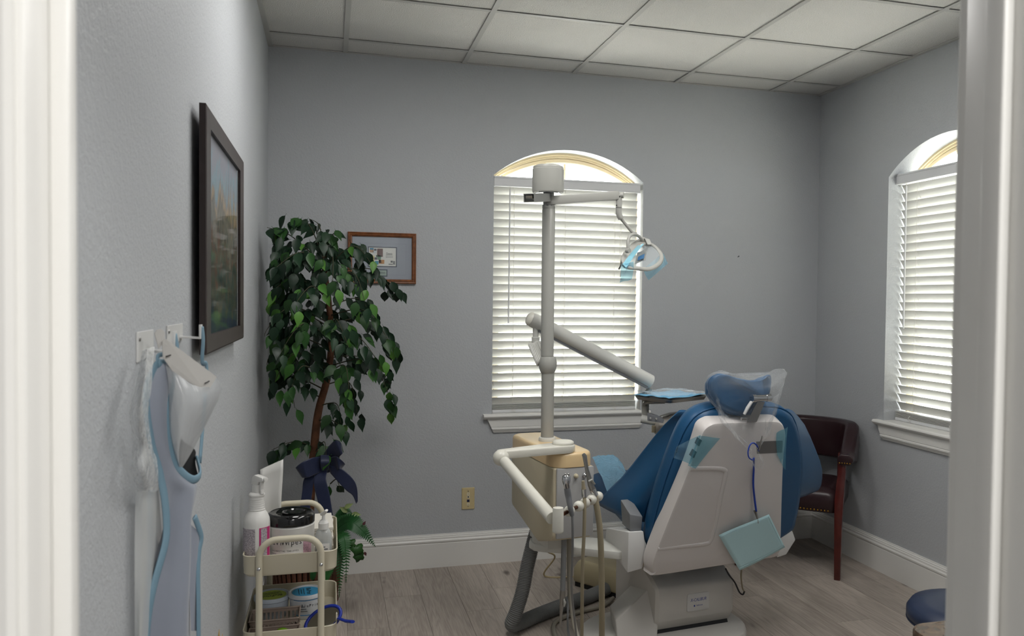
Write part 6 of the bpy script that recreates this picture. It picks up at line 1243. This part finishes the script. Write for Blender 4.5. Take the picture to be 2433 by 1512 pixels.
BR = [  # trunk point, middle, end
 ((-0.033, 3.960, 1.608), (-0.094, 3.920, 1.767), (-0.173, 3.860, 1.787), 8), ((-0.033, 3.960, 1.608), (-0.049, 4.000, 1.765), (-0.097, 4.050, 1.807), 7), ((-0.029, 3.960, 1.588), (-0.174, 3.900, 1.715), (-0.278, 3.850, 1.745), 10),
 ((-0.029, 3.960, 1.598), (0.008, 3.900, 1.721), (0.025, 3.800, 1.724), 7), ((-0.025, 3.960, 1.569), (0.101, 3.900, 1.676), (0.193, 3.850, 1.570), 11), ((-0.020, 3.960, 1.550), (0.181, 4.000, 1.575), (0.299, 4.050, 1.457), 12),
 ((-0.020, 3.960, 1.530), (-0.114, 3.700, 1.631), (-0.228, 3.620, 1.553), 12), ((-0.020, 3.960, 1.530), (-0.183, 4.100, 1.610), (-0.308, 4.150, 1.569), 10), ((-0.018, 3.960, 1.511), (0.008, 3.750, 1.618), (0.008, 3.620, 1.487), 10), ((-0.014, 3.960, 1.472), (0.098, 3.800, 1.548), (0.150, 3.700, 1.399), 11),
 ((-0.010, 3.960, 1.433), (-0.154, 3.850, 1.525), (-0.282, 3.800, 1.421), 12), ((-0.008, 3.960, 1.414), (-0.078, 3.650, 1.486), (-0.158, 3.550, 1.380), 11), ((-0.006, 3.960, 1.394), (0.126, 4.100, 1.435), (0.229, 4.150, 1.332), 9), ((-0.004, 3.960, 1.355), (0.154, 3.800, 1.379), (0.274, 3.780, 1.208), 13),
 ((-0.000, 3.960, 1.316), (0.180, 3.950, 1.337), (0.319, 3.980, 1.156), 12), ((-0.000, 3.960, 1.316), (-0.167, 3.750, 1.395), (-0.281, 3.720, 1.269), 13), ((0.002, 3.960, 1.297), (-0.164, 4.100, 1.371), (-0.299, 4.150, 1.270), 9), ((0.002, 3.960, 1.277), (0.026, 3.700, 1.343), (0.077, 3.600, 1.220), 10),
 ((0.004, 3.960, 1.238), (-0.112, 3.650, 1.326), (-0.208, 3.580, 1.188), 12), ((0.004, 3.960, 1.219), (0.116, 3.750, 1.267), (0.224, 3.700, 1.121), 11), ((0.002, 3.960, 1.199), (-0.173, 3.900, 1.261), (-0.285, 3.850, 1.133), 12), ((-0.002, 3.960, 1.160), (0.146, 4.050, 1.153), (0.268, 4.100, 1.045), 9),
 ((-0.005, 3.960, 1.121), (0.176, 3.850, 1.147), (0.287, 3.850, 0.922), 13), ((-0.009, 3.960, 1.101), (-0.151, 3.800, 1.191), (-0.252, 3.750, 1.031), 11), ((-0.013, 3.960, 1.082), (0.062, 3.700, 1.141), (0.079, 3.620, 0.985), 10), ((-0.016, 3.960, 1.062), (-0.113, 3.700, 1.143), (-0.162, 3.650, 1.041), 9),
 ((-0.024, 3.960, 1.033), (0.087, 4.000, 1.037), (0.126, 4.000, 0.877), 8), ((-0.031, 3.960, 1.014), (-0.180, 4.050, 1.076), (-0.276, 4.100, 1.053), 8), ((-0.042, 3.960, 0.975), (-0.153, 3.850, 1.037), (-0.151, 3.820, 0.947), 5), ((-0.050, 3.960, 0.936), (0.029, 3.900, 0.951), (0.048, 3.880, 0.857), 6),
 ((-0.061, 3.960, 0.868), (0.011, 3.900, 0.874), (0.070, 3.880, 0.817), 6), ((-0.068, 3.960, 0.741), (-0.154, 3.900, 0.784), (-0.250, 3.850, 0.758), 8), ((-0.068, 3.960, 0.721), (-0.026, 3.850, 0.787), (-0.016, 3.800, 0.729), 4), ((0.002, 3.950, 0.573), (0.030, 3.920, 0.598), (0.045, 3.900, 0.552), 2)]
for a, b_, c, n in BR: branch(V(a), V(b_), V(c), int(n*1.5), spread=0.036)
inner = []
for k in range(280):                                   # dense inner foliage round the stem
    a = random.uniform(0, 2*math.pi); r_ = random.uniform(0.04, 0.23); z = random.uniform(1.08, 1.70)
    inner.append((V(-0.06+r_*math.cos(a)*1.05 - 0.05, 3.93+r_*math.sin(a), z), V(math.cos(a)*0.5, math.sin(a)*0.5, -random.uniform(0.4, 1.2)), V(random.uniform(-0.6, 0.6), -0.8, random.uniform(0.1, 0.8)), random.uniform(0.055, 0.08)))
for P in twigs:
    mb = MB(); mb.tube(P, [0.0034*(1-0.7*i/(len(P)-1)) for i in range(len(P))], n=5); mb.obj('twig', M_TWIG, fic, smooth=True)
LEAVES.sort(key=lambda q: q[0].y)
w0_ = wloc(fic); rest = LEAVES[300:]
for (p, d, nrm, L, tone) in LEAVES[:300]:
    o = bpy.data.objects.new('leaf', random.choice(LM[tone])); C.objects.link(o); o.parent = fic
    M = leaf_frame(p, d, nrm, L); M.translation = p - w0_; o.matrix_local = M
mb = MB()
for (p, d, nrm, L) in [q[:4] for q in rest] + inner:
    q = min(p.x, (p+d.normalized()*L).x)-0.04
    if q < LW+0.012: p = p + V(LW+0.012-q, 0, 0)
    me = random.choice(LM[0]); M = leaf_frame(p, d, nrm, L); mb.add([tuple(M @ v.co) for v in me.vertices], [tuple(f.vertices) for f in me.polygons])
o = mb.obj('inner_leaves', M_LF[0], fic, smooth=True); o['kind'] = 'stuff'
# basket planter
bk = thing('basket_planter', 'round brown bamboo basket holding the ficus behind the cart', 'planter', (FX, FY, 0))
mb = MB(); mb.lathe([(0.125, 0.0), (0.130, 0.01), (0.158, 0.24), (0.150, 0.24), (0.125, 0.02), (0.02, 0.02)], (FX, FY, 0), n=32); mb.obj('liner', mat('dark_basket', '#2a1b12', rough=0.9), bk, smooth=45)
src = None
for k in range(40):
    a = 2*math.pi*k/40; c, s_ = math.cos(a), math.sin(a)
    mb = MB(); mb.tube([(FX+0.131*c, FY+0.131*s_, 0.002), (FX+0.146*c, FY+0.146*s_, 0.12), (FX+0.161*c, FY+0.161*s_, 0.245)], 0.0105, n=6, flat=0.5, up=(c, s_, 0)); mb.obj('bamboo_strip', mat('brown_bamboo', '#5a3420', rough=0.6, var=(40, 0.35)), bk, smooth=True)
for z_, r_ in ((0.03, 0.139), (0.235, 0.166)):
    mb = MB(); mb.tube([(FX+r_*math.cos(2*math.pi*k/40), FY+r_*math.sin(2*math.pi*k/40), z_) for k in range(41)], 0.008, n=8); mb.obj('hoop', MATS['brown_bamboo'], bk, smooth=True)
mb = MB(); mb.lathe([(0.148, 0.215), (0.10, 0.225), (0.02, 0.23)], (FX, FY, 0), n=24); mb.obj('moss', mat('dry_moss', '#4a4a2a', rough=1.0, bump=(60, 1.0, 0.01)), bk, smooth=True)
# navy ribbon bow tied on the stem
M_NAVY = mat('navy_satin_ribbon', '#0f1b3c', rough=0.45, sheen=0.3)
bow = thing('ribbon_bow', 'navy blue ribbon bow tied on the ficus stem', 'bow', (-0.025, 3.800, 0.512))
def rib(nm, rows, nu=8, nv=20): sheet_mb(rows, nu=nu, nv=nv).obj(nm, M_NAVY, bow, smooth=True, thick=0.0012)
rib('loop', [[(-0.040, 3.840, 0.713), (-0.015, 3.840, 0.693)], [(-0.007, 3.800, 0.772), (0.025, 3.800, 0.714)], [(0.025, 3.770, 0.805), (0.050, 3.760, 0.743)], [(0.050, 3.790, 0.776), (0.051, 3.800, 0.740)], [(0.002, 3.870, 0.721), (0.002, 3.870, 0.687)]])
rib('loop', [[(-0.022, 3.830, 0.705), (-0.014, 3.830, 0.648)], [(0.014, 3.790, 0.730), (0.029, 3.790, 0.667)], [(0.036, 3.770, 0.727), (0.040, 3.770, 0.676)], [(0.065, 3.800, 0.688), (0.044, 3.820, 0.660)], [(0.002, 3.860, 0.689), (0.002, 3.860, 0.654)]])
rib('loop', [[(-0.022, 3.830, 0.724), (-0.014, 3.830, 0.667)], [(-0.075, 3.780, 0.730), (-0.070, 3.780, 0.651)], [(-0.120, 3.760, 0.713), (-0.099, 3.760, 0.646)], [(-0.144, 3.790, 0.684), (-0.118, 3.800, 0.642)], [(-0.071, 3.870, 0.690), (-0.071, 3.870, 0.652)]])
rib('knot', [[(-0.040, 3.800, 0.736), (-0.004, 3.800, 0.735)], [(-0.041, 3.775, 0.707), (-0.002, 3.775, 0.705)], [(-0.038, 3.800, 0.668), (-0.005, 3.800, 0.667)]])
rib('tail', [[(-0.083, 3.830, 0.675), (-0.029, 3.820, 0.664)], [(-0.111, 3.800, 0.630), (-0.064, 3.790, 0.630)], [(-0.118, 3.790, 0.577), (-0.075, 3.780, 0.573)], [(-0.128, 3.780, 0.495), (-0.085, 3.770, 0.495)]])
rib('tail', [[(-0.061, 3.820, 0.671), (-0.011, 3.810, 0.665)], [(-0.069, 3.780, 0.623), (-0.016, 3.770, 0.632)], [(-0.057, 3.770, 0.559), (-0.001, 3.760, 0.568)], [(-0.033, 3.760, 0.476), (0.013, 3.750, 0.476)]])
rib('tail', [[(-0.007, 3.810, 0.689), (0.002, 3.810, 0.651)], [(0.051, 3.780, 0.674), (0.029, 3.780, 0.624)], [(0.098, 3.770, 0.630), (0.069, 3.770, 0.580)], [(0.117, 3.780, 0.585), (0.098, 3.780, 0.552)], [(0.121, 3.790, 0.522), (0.114, 3.790, 0.511)]])
# fern and trailing leaves spilling from the basket
M_FERN = leaf_mat('fern_green', '#1f4a25', '#2f6230')
fern = thing('potted_fern', 'green fern and trailing leaves spilling out of the basket beside the cart', 'plant', (FX+0.10, FY-0.06, 0.235))
def frond(pts, wmax, n=26, nrm=V(0, -0.7, 0.7)):
    P = spline(pts, 10); mb = MB(); mb.tube(P, 0.0015, n=5); m = len(P)
    for k in range(n):
        t_ = 0.08 + 0.9*k/n; i = min(m-2, int(t_*(m-1))); p = P[i].lerp(P[i+1], t_*(m-1)-i); tg = (P[i+1]-P[i]).normalized()
        w = wmax*math.sin(math.pi*min(1, 0.18+0.82*t_))**0.7*(1.05-0.55*t_)
        sd = tg.cross(nrm).normalized()
        for s_ in (-1, 1):
            d = (sd*s_ + tg*0.35 + V(0, 0, -0.1)).normalized(); h = tg*w*0.19
            mb.add([tuple(p-h), tuple(p+h), tuple(p+d*w*0.6+h*0.9), tuple(p+d*w), tuple(p+d*w*0.6-h*0.9)], [(0, 1, 2, 3, 4)])
    return mb.obj('frond', M_FERN, fern)
frond([(0.021, 3.840, 0.381), (0.084, 3.780, 0.435), (0.142, 3.760, 0.395), (0.198, 3.760, 0.319)], 0.055)
frond([(0.021, 3.840, 0.381), (0.058, 3.860, 0.425), (0.115, 3.880, 0.430), (0.140, 3.900, 0.400)], 0.035)
frond([(0.021, 3.820, 0.371), (0.057, 3.740, 0.391), (0.069, 3.700, 0.308), (0.069, 3.700, 0.187)], 0.040)
frond([(0.016, 3.840, 0.356), (0.039, 3.760, 0.330), (0.044, 3.720, 0.229), (0.041, 3.720, 0.117)], 0.036)
frond([(0.012, 3.840, 0.328), (0.012, 3.760, 0.276), (-0.014, 3.740, 0.209), (-0.023, 3.740, 0.182)], 0.035)
frond([(-0.006, 3.840, 0.377), (-0.042, 3.780, 0.330), (-0.068, 3.760, 0.226), (-0.073, 3.760, 0.189)], 0.035)
frond([(0.031, 3.880, 0.383), (0.046, 3.900, 0.435), (0.072, 3.900, 0.459), (0.102, 3.900, 0.438)], 0.03)
for (c, rx, rn) in (((0.117, 3.740, 0.321), 0.034, (0.2, -0.9, 0.4)), ((0.088, 3.750, 0.345), 0.030, (-0.2, -0.9, 0.3)), ((0.124, 3.740, 0.288), 0.030, (0.3, -0.9, 0.2)), ((0.052, 3.770, 0.345), 0.024, (-0.3, -0.8, 0.4))):
    c = V(c); nn = V(rn).normalized(); x = nn.cross(V(0, 0, 1)).normalized(); y = x.cross(nn); vs = [tuple(c)]
    for k in range(16):
        a = 2*math.pi*k/16; r_ = rx*(0.82+0.16*math.cos(5*a))*(1 if abs(a-math.pi/2) > 0.3 else 0.6); vs.append(tuple(c + (x*math.cos(a) + y*math.sin(a))*r_ + nn*0.006*math.cos(2*a)))
    mb = MB(); mb.add(vs, [(0, k+1, (k+1) % 16+1) for k in range(16)]); mb.obj('ivy_leaf', M_LF[1], fern, smooth=True, thick=0.001)
mb = MB(); mb.tube(spline([(0.021, 3.800, 0.348), (0.057, 3.770, 0.354), (0.098, 3.745, 0.340)], 5), 0.0016, n=5); mb.obj('ivy_stem', M_TWIG, fern, smooth=True)
for q, d_ in (((0.142, 3.760, 0.421), V(0.4, 0, 0.5)), ((0.149, 3.735, 0.307), V(0.2, 0, -0.5))):
    me = LM[0][0]; mb = MB(); M = leaf_frame(V(q), d_, V(0, -1, 0.2), 0.022); mb.add([tuple(M @ v.co) for v in me.vertices], [tuple(f.vertices) for f in me.polygons]); mb.obj('maroon_leaf', mat('maroon_leaf', '#4a1f26', rough=0.5), fern, smooth=True)
for q in ((0.077, 3.880, 0.452), (0.095, 3.860, 0.448), (0.064, 3.880, 0.472)):
    me = LM[2][2]; mb = MB(); M = leaf_frame(V(q), V(random.uniform(-0.6, 0.8), 0, random.uniform(-0.1, 0.6)), V(0, -1, 0.4), 0.045); mb.add([tuple(M @ v.co) for v in me.vertices], [tuple(f.vertices) for f in me.polygons]); mb.obj('variegated_leaf', mat('pale_green_leaf', '#7f8f58', rough=0.5), fern, smooth=True)
# dark decorated box on the floor behind the cart
dbx = thing('dark_box', 'dark box with a pale line pattern on the floor behind the cart', 'box', (-0.205, 3.62, 0))
mb = MB(); mb.box(-0.285, -0.145, 3.57, 3.67, 0.0, 0.215); mb.obj('box_body', mat('dark_lacquer', '#15160f', rough=0.35), dbx, bevel=0.004)
for k in range(9):
    a = math.radians(30+15*k); mb = MB(); c_ = V(-0.225, 3.5690, 0.09); mb.tube([c_, c_ + V(math.cos(a)*0.04, 0, math.sin(a)*0.06), c_ + V(math.cos(a)*0.055, 0, math.sin(a)*0.115)], [0.0006, 0.001, 0.0004], n=5); mb.obj('pale_line', mat('pale_gold_line', '#8b8465', rough=0.5), dbx)
